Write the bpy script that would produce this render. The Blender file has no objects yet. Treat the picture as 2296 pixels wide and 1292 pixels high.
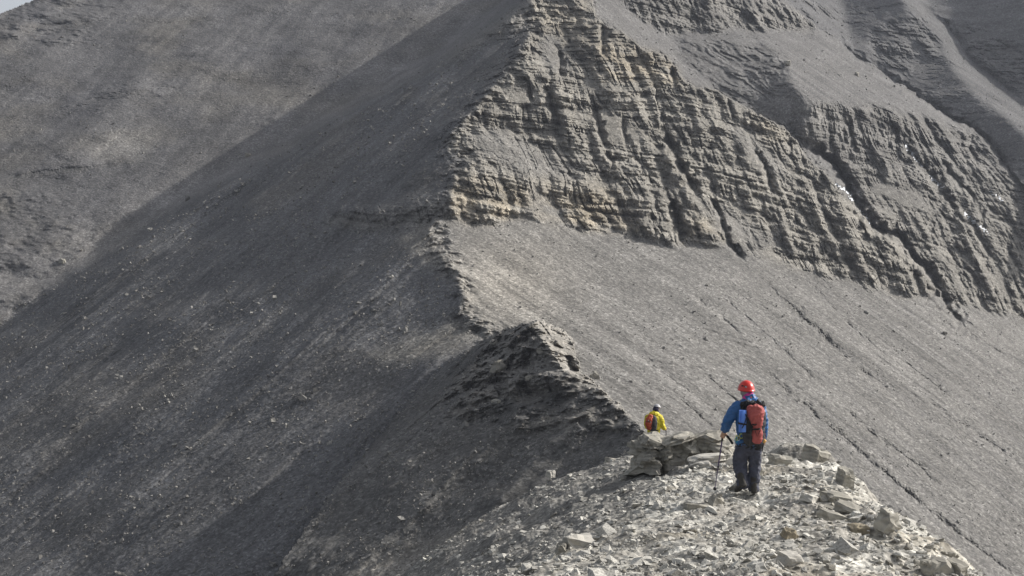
import bpy, bmesh, math, random
import numpy as np
from mathutils import Vector, Matrix
R_ = math.radians
random.seed(7)
rng = np.random.default_rng(11)
SC = bpy.context.scene
COL = SC.collection

# ------------------------------------------------------------------ camera
FOC = 3154.0                      # focal length in photo pixels (photo 2296 x 1292)
CU, CV = 1148.0, 646.0
cam_d = bpy.data.cameras.new('camera')
cam = bpy.data.objects.new('camera', cam_d)
COL.objects.link(cam)
cam_d.sensor_width = 36.0
cam_d.lens = 36.0 * FOC / 2296.0
cam_d.clip_start = 0.1
cam_d.clip_end = 20000
cam.location = (0, 0, 0)
cam.rotation_euler = (R_(90), 0, 0)
SC.camera = cam

# ------------------------------------------------------------------ light
SUN_EL, SUN_AZ = R_(33.0), R_(-18.0)      # elevation; azimuth from +X towards the camera (-Y)
s_dir = Vector((math.cos(SUN_EL) * math.cos(SUN_AZ), -math.cos(SUN_EL) * math.sin(SUN_AZ), math.sin(SUN_EL)))
w = bpy.data.worlds.new('World')
SC.world = w
w.use_nodes = True
nt = w.node_tree
bg = nt.nodes['Background']
sky = nt.nodes.new('ShaderNodeTexSky')
sky.sky_type = 'NISHITA'
sky.sun_disc = False
sky.sun_elevation = SUN_EL
sky.sun_rotation = math.atan2(s_dir.x, s_dir.y)
sky.altitude = 800
sky.air_density = 1.0
sky.dust_density = 6.0
sky.ozone_density = 1.0
hs = nt.nodes.new('ShaderNodeHueSaturation')          # thin high cloud: a paler, whiter sky all round
hs.inputs['Saturation'].default_value = 0.3
hs.inputs['Value'].default_value = 1.6
nt.links.new(sky.outputs[0], hs.inputs['Color'])
nt.links.new(hs.outputs[0], bg.inputs['Color'])
bg.inputs['Strength'].default_value = 0.1
sun_d = bpy.data.lights.new('sun', 'SUN')
sun_d.energy = 5.0
sun_d.angle = R_(0.53)
sun_d.color = (1.0, 0.955, 0.89)
sun = bpy.data.objects.new('sun', sun_d)
COL.objects.link(sun)
sun.rotation_euler = s_dir.to_track_quat('Z', 'Y').to_euler()
sun.location = (60, 0, 60)
SC.view_settings.view_transform = 'Standard'
SC.view_settings.look = 'None'
SC.view_settings.exposure = 0.0
SC.view_settings.gamma = 1.0
SC.view_settings.use_curve_mapping = False

# ------------------------------------------------------------------ small helpers
def at(u, v, d):
    return Vector(((u - CU) / FOC * d, d, (CV - v) / FOC * d))

def h3(ix, iy, iz, seed):
    with np.errstate(over='ignore'):
        h = (ix.astype(np.uint32) * np.uint32(374761393) + iy.astype(np.uint32) * np.uint32(668265263)
             + iz.astype(np.uint32) * np.uint32(2147483647 - 1274126177) + np.uint32((seed * 974711 + 12345) & 0xffffffff))
        h = (h ^ (h >> np.uint32(13))) * np.uint32(1274126177)
        h = (h ^ (h >> np.uint32(16))) * np.uint32(2246822519)
        return h ^ (h >> np.uint32(15))

def noise(x, y, z, seed=0):
    """gradient noise, about -1..1"""
    x = np.asarray(x, np.float32); y = np.asarray(y, np.float32); z = np.asarray(z, np.float32)
    x, y, z = np.broadcast_arrays(x, y, z)
    fx = np.floor(x); fy = np.floor(y); fz = np.floor(z)
    ix = fx.astype(np.int32); iy = fy.astype(np.int32); iz = fz.astype(np.int32)
    x = x - fx; y = y - fy; z = z - fz
    u = x * x * x * (x * (x * 6 - 15) + 10); v = y * y * y * (y * (y * 6 - 15) + 10); t = z * z * z * (z * (z * 6 - 15) + 10)
    out = np.zeros(x.shape, np.float32)
    for i in (0, 1):
        wx = u if i else 1 - u
        for j in (0, 1):
            wy = wx * (v if j else 1 - v)
            for k in (0, 1):
                h = h3(ix + i, iy + j, iz + k, seed)
                gx = (h & np.uint32(1023)).astype(np.float32) / 511.5 - 1
                gy = ((h >> np.uint32(10)) & np.uint32(1023)).astype(np.float32) / 511.5 - 1
                gz = ((h >> np.uint32(20)) & np.uint32(1023)).astype(np.float32) / 511.5 - 1
                out += wy * (t if k else 1 - t) * (gx * (x - i) + gy * (y - j) + gz * (z - k))
    return out * 1.5

def fbm(x, y, z, octs=4, seed=0, gain=0.5):
    o = 0; a = 1.0; f = 1.0
    for i in range(octs):
        o = o + a * noise(x * f, y * f, z * f, seed + i)
        a *= gain; f *= 2.03
    return o

def ridged(x, y, z, octs=4, seed=0, gain=0.5):
    o = 0; a = 1.0; f = 1.0
    for i in range(octs):
        o = o + a * (0.5 - np.abs(noise(x * f, y * f, z * f, seed + i)) * 1.6)
        a *= gain; f *= 2.07
    return o

def hash1(i, seed=0):
    z = np.zeros_like(i, dtype=np.int32)
    return (h3(i.astype(np.int32), z, z, seed) & np.uint32(0xffff)).astype(np.float32) / 65535.0

def sstep(a, b, x):
    t = np.clip((x - a) / (b - a), 0, 1)
    return t * t * (3 - 2 * t)

def in_poly(U, V, poly):
    m = np.zeros(U.shape, bool)
    n = len(poly)
    for i in range(n):
        x0, y0 = poly[i]; x1, y1 = poly[(i + 1) % n]
        if y0 == y1: continue
        c = ((y0 > V) != (y1 > V))
        xi = (x1 - x0) * (V - y0) / (y1 - y0) + x0
        m ^= c & (U < xi)
    return m

def line_dist(U, V, pts):
    """distance to a polyline, and the side (positive to the right of travel)"""
    best = np.full(U.shape, 1e9, np.float32); tt = np.zeros(U.shape, np.float32)
    n = len(pts) - 1
    for i in range(n):
        x0, y0 = pts[i]; x1, y1 = pts[i + 1]
        dx, dy = x1 - x0, y1 - y0
        L = dx * dx + dy * dy
        t = np.clip(((U - x0) * dx + (V - y0) * dy) / L, 0, 1)
        d = np.hypot(U - (x0 + t * dx), V - (y0 + t * dy))
        m = d < best
        best = np.where(m, d, best); tt = np.where(m, (i + t) / n, tt)
    return best, tt

def blur(a, sig):
    """three box passes, sigma in cells"""
    if sig < 0.4: return a
    r = max(1, int(round(sig)))
    for ax in (0, 1):
        for _ in range(3):
            p = np.pad(a, [(r + 1, r) if k == ax else (0, 0) for k in (0, 1)], mode='edge')
            c = np.cumsum(p, axis=ax, dtype=np.float64)
            n = a.shape[ax]
            if ax == 0: a = (c[2 * r + 1:2 * r + 1 + n] - c[:n]) / (2 * r + 1)
            else: a = (c[:, 2 * r + 1:2 * r + 1 + n] - c[:, :n]) / (2 * r + 1)
    return a.astype(np.float32)

def tag(o, label=None, cat=None, group=None, kind=None):
    if label: o['label'] = label
    if cat: o['category'] = cat
    if group: o['group'] = group
    if kind: o['kind'] = kind
    return o

def empty(name, loc, rz=0.0):
    o = bpy.data.objects.new(name, None)
    COL.objects.link(o)
    o.empty_display_size = 0.2
    o.location = loc
    o.rotation_euler = (0, 0, rz)
    return o

def mesh_np(name, verts, faces_flat, sizes, mat=None, smooth=True, attrs=None):
    me = bpy.data.meshes.new(name)
    nv = len(verts)
    me.vertices.add(nv)
    me.vertices.foreach_set('co', np.asarray(verts, np.float32).ravel())
    me.loops.add(len(faces_flat))
    me.loops.foreach_set('vertex_index', np.asarray(faces_flat, np.int32))
    nf = len(sizes)
    me.polygons.add(nf)
    st = np.zeros(nf, np.int32); st[1:] = np.cumsum(sizes)[:-1]
    me.polygons.foreach_set('loop_start', st)
    me.polygons.foreach_set('use_smooth', np.full(nf, smooth))
    for k, a in (attrs or {}).items():
        if a.ndim == 2:
            at_ = me.attributes.new(k, 'FLOAT_COLOR', 'POINT')
            at_.data.foreach_set('color', np.concatenate([a, np.ones((nv, 1), np.float32)], 1).astype(np.float32).ravel())
        else:
            at_ = me.attributes.new(k, 'FLOAT', 'POINT')
            at_.data.foreach_set('value', a.astype(np.float32))
    me.update(calc_edges=True)
    me.validate()
    if mat: me.materials.append(mat)
    return me

def obj(name, me, parent=None, loc=None):
    o = bpy.data.objects.new(name, me)
    COL.objects.link(o)
    if parent: o.parent = parent
    if loc is not None: o.location = loc
    return o

def grid_faces(ny, nx, keep=None):
    i = np.arange(ny * nx).reshape(ny, nx)
    f = np.stack([i[:-1, :-1], i[1:, :-1], i[1:, 1:], i[:-1, 1:]], -1)
    if keep is not None:
        k = keep[:-1, :-1] & keep[1:, :-1] & keep[1:, 1:] & keep[:-1, 1:]
        f = f[k]
    return f.reshape(-1, 4)

# ------------------------------------------------------------------ materials
def ramp(ntree, stops):
    r = ntree.nodes.new('ShaderNodeValToRGB')
    e = r.color_ramp.elements
    while len(e) < len(stops): e.new(0.5)
    for el, (p, c) in zip(e, stops):
        el.position = p
        el.color = (c, c, c, 1) if not isinstance(c, tuple) else (*c, 1)
    return r

def terrain_mat(name, scale, bump, amp=0.5, speck=0.0):
    """albedo comes from the attribute 'tint' (geology and painted light and shade), broken up by stone-sized noise"""
    m = bpy.data.materials.new(name); m.use_nodes = True
    t = m.node_tree; N = t.nodes; L = t.links
    b = N['Principled BSDF']
    b.inputs['Roughness'].default_value = 0.95
    b.inputs['Specular IOR Level'].default_value = 0.15
    a = N.new('ShaderNodeAttribute'); a.attribute_name = 'tint'
    tc = N.new('ShaderNodeTexCoord')
    n1 = N.new('ShaderNodeTexNoise'); n1.inputs['Scale'].default_value = scale
    n1.inputs['Detail'].default_value = 4; n1.inputs['Roughness'].default_value = 0.65
    vo = N.new('ShaderNodeTexVoronoi'); vo.inputs['Scale'].default_value = scale * 1.7
    L.new(tc.outputs['Object'], n1.inputs['Vector']); L.new(tc.outputs['Object'], vo.inputs['Vector'])
    r1 = ramp(t, [(0.3, 1 - amp), (0.7, 1 + amp)])
    L.new(n1.outputs['Fac'], r1.inputs['Fac'])
    sep = N.new('ShaderNodeSeparateColor'); L.new(vo.outputs['Color'], sep.inputs['Color'])
    r2 = ramp(t, [(0.0, 0.75), (0.8, 1.1), (1.0, 1.15 + speck)])
    L.new(sep.outputs['Red'], r2.inputs['Fac'])
    m1 = N.new('ShaderNodeMix'); m1.data_type = 'RGBA'; m1.blend_type = 'MULTIPLY'; m1.inputs['Factor'].default_value = 1
    m2 = N.new('ShaderNodeMix'); m2.data_type = 'RGBA'; m2.blend_type = 'MULTIPLY'; m2.inputs['Factor'].default_value = 1
    L.new(a.outputs['Color'], m1.inputs[6]); L.new(r1.outputs['Color'], m1.inputs[7])
    L.new(m1.outputs[2], m2.inputs[6]); L.new(r2.outputs['Color'], m2.inputs[7])
    L.new(m2.outputs[2], b.inputs['Base Color'])
    bp = N.new('ShaderNodeBump'); bp.inputs['Strength'].default_value = 1.0; bp.inputs['Distance'].default_value = bump
    ad = N.new('ShaderNodeMath'); ad.operation = 'ADD'
    L.new(n1.outputs['Fac'], ad.inputs[0]); L.new(sep.outputs['Red'], ad.inputs[1])
    L.new(ad.outputs[0], bp.inputs['Height']); L.new(bp.outputs['Normal'], b.inputs['Normal'])
    return m

def stone_mat(name, c0, c1, scale=6.0, bump=0.01, dirt=(0.12, 0.115, 0.105)):
    m = bpy.data.materials.new(name); m.use_nodes = True
    t = m.node_tree; N = t.nodes; L = t.links
    b = N['Principled BSDF']; b.inputs['Roughness'].default_value = 0.9; b.inputs['Specular IOR Level'].default_value = 0.2
    oi = N.new('ShaderNodeObjectInfo')
    r = ramp(t, [(0.0, c0), (1.0, c1)]); L.new(oi.outputs['Random'], r.inputs['Fac'])
    tc = N.new('ShaderNodeTexCoord'); n = N.new('ShaderNodeTexNoise')
    n.inputs['Scale'].default_value = scale; n.inputs['Detail'].default_value = 6; n.inputs['Roughness'].default_value = 0.7
    L.new(tc.outputs['Object'], n.inputs['Vector'])
    wv = N.new('ShaderNodeTexWave'); wv.bands_direction = 'Z'; wv.inputs['Scale'].default_value = scale * 1.3
    wv.inputs['Distortion'].default_value = 3.0; wv.inputs['Detail'].default_value = 3
    L.new(tc.outputs['Object'], wv.inputs['Vector'])
    ad = N.new('ShaderNodeMath'); ad.operation = 'MULTIPLY_ADD'; ad.inputs[1].default_value = 0.10
    L.new(wv.outputs['Fac'], ad.inputs[0]); L.new(n.outputs['Fac'], ad.inputs[2])
    rr = ramp(t, [(0.35, 0.0), (0.62, 1.0)]); L.new(ad.outputs[0], rr.inputs['Fac'])
    mx = N.new('ShaderNodeMix'); mx.data_type = 'RGBA'; mx.inputs[6].default_value = (*dirt, 1)
    L.new(rr.outputs['Color'], mx.inputs['Factor']); L.new(r.outputs['Color'], mx.inputs[7])
    L.new(mx.outputs[2], b.inputs['Base Color'])
    bp = N.new('ShaderNodeBump'); bp.inputs['Distance'].default_value = bump; bp.inputs['Strength'].default_value = 0.9
    L.new(ad.outputs[0], bp.inputs['Height']); L.new(bp.outputs['Normal'], b.inputs['Normal'])
    return m

def cloth_mat(name, col, rough=0.8, var=0.25, scale=14, bump=0.004, spec=0.3, sheen=0.0, metal=0.0):
    m = bpy.data.materials.new(name); m.use_nodes = True
    t = m.node_tree; N = t.nodes; L = t.links
    b = N['Principled BSDF']; b.inputs['Roughness'].default_value = rough; b.inputs['Specular IOR Level'].default_value = spec
    b.inputs['Metallic'].default_value = metal
    tc = N.new('ShaderNodeTexCoord'); n = N.new('ShaderNodeTexNoise')
    n.inputs['Scale'].default_value = scale; n.inputs['Detail'].default_value = 5
    L.new(tc.outputs['Object'], n.inputs['Vector'])
    c0 = tuple(c * (1 - var) for c in col); c1 = tuple(min(1, c * (1 + var)) for c in col)
    r = ramp(t, [(0.3, c0), (0.7, c1)]); L.new(n.outputs['Fac'], r.inputs['Fac'])
    L.new(r.outputs['Color'], b.inputs['Base Color'])
    bp = N.new('ShaderNodeBump'); bp.inputs['Distance'].default_value = bump; bp.inputs['Strength'].default_value = 0.8
    L.new(n.outputs['Fac'], bp.inputs['Height']); L.new(bp.outputs['Normal'], b.inputs['Normal'])
    return m

M_TERR = terrain_mat('scree_and_rock', 2.4, 0.09, 0.35, 0.5)
M_FORE = terrain_mat('ridge_rubble', 9.0, 0.03, 0.4, 0.35)
M_STONE = stone_mat('limestone', (0.20, 0.19, 0.17), (0.42, 0.40, 0.35), 5.0, 0.02)
M_SHARD = stone_mat('limestone_shards', (0.33, 0.32, 0.295), (0.68, 0.66, 0.60), 9.0, 0.006, (0.15, 0.145, 0.13))
M_SCREE = stone_mat('scree_stone', (0.11, 0.107, 0.10), (0.38, 0.365, 0.335), 3.0, 0.02, (0.13, 0.128, 0.122))
M_SNOW = cloth_mat('snow', (0.55, 0.57, 0.60), 0.6, 0.06, 1.5, 0.05)

# ------------------------------------------------------------------ the mountain
STEP = 2.25
us = np.arange(-110, 2410, STEP, dtype=np.float32)
vs = np.arange(-75, 1340, STEP, dtype=np.float32)
U, V = np.meshgrid(us, vs)
NY, NX = U.shape
A = (U - CU) / FOC
B = (CV - V) / FOC
# wobble so that traced borders come out ragged
WU = U + 9 * noise(U / 45, V / 45, 0, 50) + 5 * noise(U / 14, V / 14, 0, 51)
WV = V + 7 * noise(U / 45, V / 45, 0, 52) + 4 * noise(U / 14, V / 14, 0, 53)

def pmask(poly, soft):
    return blur(in_poly(WU, WV, poly).astype(np.float32), soft / STEP)

CREST = [(1192, -90), (1192, 40), (1175, 90), (1137, 160), (1095, 202), (1050, 265), (1018, 303), (1004, 333), (1050, 359),
         (1025, 395), (1008, 430), (1005, 480), (968, 505), (978, 545), (1004, 579), (1014, 613), (1031, 650), (1032, 705),
         (1050, 722), (1100, 750), (1250, 860), (1480, 1000), (1700, 1400)]
LD = [(1192, -90), (1150, 5), (1075, 62), (985, 130), (860, 200), (750, 262), (640, 330), (560, 372), (430, 440), (350, 490),
      (240, 560), (120, 640), (0, 715), (-140, 798)]
far_left = in_poly(WU, WV, LD + [(-200, 798), (-200, -200), (1192, -200)])
left = in_poly(WU, WV, CREST + [(-200, 1400), (-200, -200), (1192, -200)]) & ~far_left

def nrm(theta, alpha):
    t, a = R_(theta), R_(alpha)
    return np.array([math.sin(t) * math.cos(a), -math.sin(t) * math.sin(a), math.cos(t)], np.float32)

def paint(n, mask, theta, alpha):
    n += mask[..., None] * (nrm(theta, alpha) - n)

def field(theta, alpha):
    o = np.empty((NY, NX, 3), np.float32); o[:] = nrm(theta, alpha)
    return o
Nn = field(35, 45)          # the spur and its lit face
N1 = field(34, 42)          # the second spur behind it
N2 = field(35, 42)          # the spurs behind that
ND = field(33, 90)          # the far slope on the left
CL = pmask([(1040, 500), (1005, 480), (1008, 430), (1025, 395), (1050, 359), (1004, 333), (1018, 303), (1050, 265), (1095, 202), (1137, 160),
            (1175, 90), (1192, 40), (1192, -90), (1325, -90), (1330, 40), (1400, 70), (1440, 110), (1500, 125), (1530, 180), (1610, 200), (1690, 250),
            (1760, 285), (1800, 335), (1850, 390), (1900, 440), (1960, 510), (2020, 545), (2060, 600), (2105, 655), (2010, 668), (1900, 625),
            (1770, 605), (1690, 560), (1640, 545), (1520, 545), (1380, 525), (1270, 512), (1180, 480), (1100, 505)], 6)
CL2 = pmask([(1810, 245), (1840, 225), (1900, 240), (1990, 245), (2100, 272), (2220, 312), (2240, 360), (2296, 430), (2420, 520), (2420, 745),
             (2296, 715), (2190, 690), (2130, 680), (2100, 640), (2050, 565), (1990, 520), (1930, 440), (1880, 370), (1800, 315)], 7)
BENCH = np.clip(pmask([(1050, 300), (1130, 285), (1230, 345), (1310, 400), (1180, 398), (1090, 352)], 9)
                + pmask([(1190, 405), (1260, 470), (1330, 560), (1260, 530), (1180, 470)], 6)
                + pmask([(1560, 440), (1700, 510), (1780, 560), (1680, 560), (1600, 500)], 8)
                + pmask([(1600, 240), (1720, 330), (1800, 420), (1740, 400), (1640, 300)], 10)
                + pmask([(1230, 60), (1290, 160), (1240, 165), (1200, 110)], 6), 0, 1)
LEDGE = pmask([(1370, -30), (1560, -10), (1750, 0), (1830, 42), (1825, 78), (1770, 66), (1700, 72), (1600, 70), (1500, 77), (1430, 42)], 5)
R2C = pmask([(1945, 70), (2000, 45), (2070, 55), (2115, 95), (2105, 125), (2030, 140), (1960, 130)], 6)
R3C = pmask([(2150, 60), (2220, 70), (2296, 110), (2420, 140), (2420, 260), (2296, 215), (2230, 165), (2170, 120)], 6)
LC = pmask([(985, 125), (1060, 75), (1150, 20), (1192, -20), (1192, 45), (1150, 80), (1090, 95), (1020, 140), (985, 160)], 8)   # ribs on the shaded side
LC2 = pmask([(1005, 432), (1005, 480), (960, 505), (830, 520), (720, 500), (760, 480), (880, 470)], 6)
LC3 = pmask([(1050, 355), (1020, 385), (930, 415), (880, 430), (960, 395)], 5)
paint(Nn, CL, 53, 60)
paint(Nn, CL2, 46, 56)
paint(N1, CL2, 48, 58)
paint(Nn, BENCH, 36, 42)
DF1 = pmask([(1500, 88), (1600, 92), (1700, 96), (1755, 130), (1775, 195), (1815, 235), (1800, 310), (1740, 285), (1690, 245), (1600, 190), (1540, 150)], 6)
paint(N1, DF1, 36, 132)
paint(N1, LEDGE, 46, 70)
DF2 = pmask([(1870, -90), (1990, -90), (2012, 0), (2070, 55), (2110, 100), (2122, 140), (2175, 200), (2296, 300), (2420, 380), (2420, 480), (2296, 418),
             (2228, 331), (2123, 258), (2040, 206), (1984, 167), (1921, 129), (1900, 60)], 6)
paint(N2, DF2, 36, 136)
paint(N2, R2C, 52, 90)
DF3 = pmask([(2060, -90), (2420, -90), (2420, 290), (2296, 230), (2228, 174), (2172, 129), (2148, 91), (2090, 30)], 6)
paint(N2, DF3, 40, 142)
L1 = blur(left.astype(np.float32), 0.8)
L1f = blur((left | far_left).astype(np.float32), 0.8)
paint(Nn, L1f, 31.5, 131)
SAD = pmask([(1028, 708), (1098, 742), (1088, 768), (1000, 795), (890, 818), (820, 805), (900, 765), (980, 735)], 12)
SHO = pmask([(1005, 484), (945, 505), (880, 540), (930, 575), (1000, 612), (1020, 640), (1010, 560)], 9)
paint(Nn, SAD * L1, 17, 120)
paint(Nn, SHO * L1, 22, 115)
paint(Nn, LC * L1, 48, 84)
paint(Nn, LC2 * L1, 48, 128)
paint(Nn, LC3 * L1, 48, 130)
FLs = blur(far_left.astype(np.float32), 4)
tD = sstep(0, 900, U)
nD = nrm(33, 80) * (1 - tD[..., None]) + nrm(33, 97) * tD[..., None]
ND[:] = nD
paint(ND, pmask([(-120, 470), (60, 300), (200, 200), (330, 120), (280, 220), (120, 330), (20, 420), (-120, 560)], 16), 35, 112)
paint(ND, pmask([(20, 392), (100, 374), (215, 368), (290, 357), (288, 366), (215, 380), (100, 392), (30, 408)], 2), 62, 118)
for n_ in (Nn, N1, N2, ND): n_ /= np.linalg.norm(n_, axis=-1, keepdims=True)

def integrate(N, u0, v0, d0):
    nr = np.minimum(N[..., 0] * A + N[..., 1] + N[..., 2] * B, -0.075)
    gu = -N[..., 0] / nr / FOC * STEP
    gv = N[..., 2] / nr / FOC * STEP
    gu = 0.5 * (gu[:, 1:] + gu[:, :-1]); gv = 0.5 * (gv[1:] + gv[:-1])
    f = np.zeros((NY, NX))
    f[:, :-1] += gu; f[:, 1:] -= gu; f[:-1] += gv; f[1:] -= gv
    e = np.concatenate([f, f[:, ::-1]], 1); e = np.concatenate([e, e[::-1]], 0)
    E = np.fft.rfft2(e)
    ky = 2 * np.cos(2 * np.pi * np.arange(2 * NY) / (2 * NY)) - 2
    kx = 2 * np.cos(2 * np.pi * np.arange(NX + 1) / (2 * NX)) - 2
    den = ky[:, None] + kx[None, :]; den[0, 0] = 1
    E = E / den; E[0, 0] = 0
    s = np.fft.irfft2(E, s=e.shape)[:NY, :NX]
    i0 = int((v0 - vs[0]) / STEP); j0 = int((u0 - us[0]) / STEP)
    return np.exp(s - s[i0, j0]) * d0

D = integrate(Nn, 1100, 750, 170.0)
def cell(u, v): return int((v - vs[0]) / STEP), int((u - us[0]) / STEP)
def behind(D, Nf, mask, line, fit):
    D0 = D
    """a slope that stands behind the silhouette 'line' of what is in front of it"""
    F = integrate(Nf, line[0][0], line[0][1], 1.0)
    lr = np.array([math.log(float(D[cell(*p)] / F[cell(*p)])) for p in line])
    Q = np.array([[1, (p[0] - CU) / FOC, (CV - p[1]) / FOC] for p in line])
    c = np.linalg.solve(Q.T @ Q + np.diag([0, 0.02, 0.02]) * fit, Q.T @ lr)
    c[0] += (lr - Q @ c).max() * 0.9
    return np.where(mask, F * np.exp(c[0] + c[1] * A + c[2] * B), D), c
E1 = [(1325, -90), (1330, 40), (1400, 72), (1440, 112), (1500, 127), (1530, 180), (1610, 202), (1690, 252), (1760, 287), (1800, 337), (1850, 392), (1900, 446),
      (1960, 512), (2020, 548), (2060, 603), (2105, 658), (2125, 692), (2179, 750)]
E2 = [(1745, -90), (1754, -10), (1827, 59), (1876, 87), (1921, 129), (1984, 167), (2040, 206), (2123, 258), (2193, 296), (2228, 331), (2263, 383), (2300, 420)]
m1 = in_poly(WU, WV, E1 + [(2420, 870), (2500, 870), (2500, -200), (1325, -200)])
m2 = in_poly(WU, WV, E2 + [(2440, 560), (2500, 560), (2500, -200), (1745, -200)])
D, _k = behind(D, N1, m1, E1[1:], 1.0); print('E1', _k)
D, _k = behind(D, N2, m2, E2[1:-1], 1e6); print('E2', _k)
D_front = D
D, _k = behind(D, ND, far_left, [(1150, 5), (985, 130), (750, 262), (560, 372), (350, 490), (120, 640), (0, 715)], 1e6); print('D', _k)
wm = blur(far_left.astype(np.float32), 7)
DB = np.where(far_left, D, D_front * 1.0)
D = np.exp(blur(np.log(D), 6) * (4 * wm * (1 - wm)) + np.log(D) * (1 - 4 * wm * (1 - wm)))

# the knoll on the ridge, in front of the saddle
KC = [(1086, 768), (1120, 748), (1165, 728), (1200, 717), (1226, 724), (1250, 735), (1281, 755), (1292, 795), (1302, 835), (1322, 848), (1348, 866), (1400, 922), (1440, 963),
      (1490, 1015), (1600, 1150), (1650, 1400)]
KU = U + 8 * noise(U / 26, V / 26, 0, 60) + 5 * noise(U / 9, V / 9, 0, 61)
KV = V + 7 * noise(U / 26, V / 26, 0, 62) + 4 * noise(U / 9, V / 9, 0, 63)
kmask = in_poly(KU, KV, KC + [(560, 1400), (640, 1250), (760, 1080), (880, 940), (960, 850), (1020, 800)])
krock = blur(in_poly(WU, WV, [(1086, 768), (1200, 717), (1262, 772), (1310, 835), (1290, 850), (1230, 880), (1120, 895), (1050, 905), (1040, 870), (1070, 820)]).astype(np.float32), 2)
krough = blur(in_poly(WU, WV, [(1086, 760), (1200, 710), (1262, 765), (1345, 860), (1450, 965), (1480, 1010), (1350, 990), (1200, 960), (1080, 960), (990, 930), (1010, 840)]).astype(np.float32), 8)
klit = blur(in_poly(KU, KV, [(1194, 714), (1226, 720), (1252, 731), (1285, 752), (1297, 795), (1308, 835), (1350, 862), (1400, 920), (1440, 960), (1400, 930), (1345, 880), (1312, 866), (1285, 847), (1252, 825), (1236, 803), (1206, 767)]).astype(np.float32), 0.8)
NK = np.empty((NY, NX, 3), np.float32); NK[:] = nrm(32.5, 138)
paint(NK, krock, 42, 128)
paint(NK, klit, 46, 22)
KBENCH = pmask([(760, 1300), (840, 1262), (930, 1222), (1000, 1195), (1110, 1160), (1240, 1100), (1300, 1110), (1000, 1290), (880, 1400), (680, 1400)], 10)
paint(NK, KBENCH, 24, 125)
NK /= np.linalg.norm(NK, axis=-1, keepdims=True)
DK = integrate(NK, 1200, 730, 132.0)
# blend: crisp along the crest, soft on the left where the two slopes merge
km = kmask.astype(np.float32)
soft = blur(in_poly(U, V, KC + [(1650, 1400), (3000, 1400), (3000, 700), (1200, 600), (1090, 700), (1020, 800), (900, 940), (740, 1100), (600, 1250), (520, 1400)]).astype(np.float32), 60 / STEP)
Kw = km * sstep(0.05, 0.95, soft * 1.0)
kw2 = np.where(kmask, np.clip(soft, 0, 1), 0)
KM = kmask.astype(np.float32)
fadeL = blur(in_poly(U, V, [(1090, 700), (1060, 790), (990, 850), (880, 960), (760, 1090), (660, 1230), (590, 1400), (3000, 1400), (3000, 600)]).astype(np.float32), 45 / STEP)
KW = KM * fadeL
for p_ in [(1150, 800), (1090, 800), (1000, 850), (900, 950), (800, 1050), (700, 1150), (600, 1250), (1300, 1000), (1000, 1200)]:
    print('K', p_, DK[cell(*p_)] / D[cell(*p_)], DK[cell(*p_)])
ld_, lk_ = np.log(D), np.log(DK)
kk_ = 0.10
hh_ = np.clip(0.5 + 0.5 * (ld_ - lk_) / kk_, 0, 1)
smin = ld_ * (1 - hh_) + lk_ * hh_ - kk_ * hh_ * (1 - hh_)
fadeL = blur(in_poly(U, V, [(1090, 600), (1040, 760), (930, 850), (780, 960), (600, 1090), (450, 1230), (350, 1400), (3000, 1400), (3000, 600)]).astype(np.float32), 60 / STEP)
KW = KM * fadeL
D = np.exp(ld_ * (1 - KW) + smin * KW)
KW = KW * sstep(0.0, 0.6, hh_)

def positions(D):
    return np.stack([A * D, D, B * D], -1)

def normals(P):
    du = np.gradient(P, axis=1); dv = np.gradient(P, axis=0)
    n = np.cross(dv, du)
    n /= np.linalg.norm(n, axis=-1, keepdims=True) + 1e-9
    s = np.sign((n * P).sum(-1, keepdims=True))
    return -n * s

P = positions(D).astype(np.float32)
n0 = normals(np.stack([blur(P[..., k], 3) for k in range(3)], -1))
rl = np.sqrt(A * A + 1 + B * B)
cosv = np.abs((n0 * P).sum(-1)) / (D * rl)
X, Y, Z = P[..., 0], P[..., 1], P[..., 2]

# ledges of the far spurs
bandf = sstep(0.05, 0.45, noise((Z + 0.10 * X) / 5.0, X / 45, Y / 45, 311)) * sstep(-0.3, 0.3, noise(X / 18, Y / 18, Z / 8, 312))
rock = np.clip(0.75 * bandf * (m2 * 1.0 + m1 * 0.35 * sstep(330, 200, V)) * (1 - L1) + CL * (1 - 0.75 * BENCH) + 0.75 * CL2 + 0.8 * LEDGE + 0.9 * R2C + 0.8 * R3C + (0.75 * LC + 0.6 * LC2 + 0.5 * LC3) * L1, 0, 1)
rock = rock * (1 - KW) + KW * krock * 0.75
sp = Z + 0.16 * X - np.minimum(X, 25) * 0.18 * sstep(6, 50, Z) + 1.2 * fbm(X / 30, Y / 30, Z / 30, 2, 70)          # bedding coordinate
patch = 1.35 * fbm(X / 11, Y / 11, Z / 9, 3, 71)
rockv = rock * sstep(-0.75, 0.15, patch + 0.42)

def terrace(T, seed, riser):
    s = sp / T + 0.75 * noise(sp / (T * 1.9), X / 60, 0, seed)
    f = s - np.floor(s)
    return (sstep(riser, 1.0, f) - f), np.floor(s)

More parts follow.
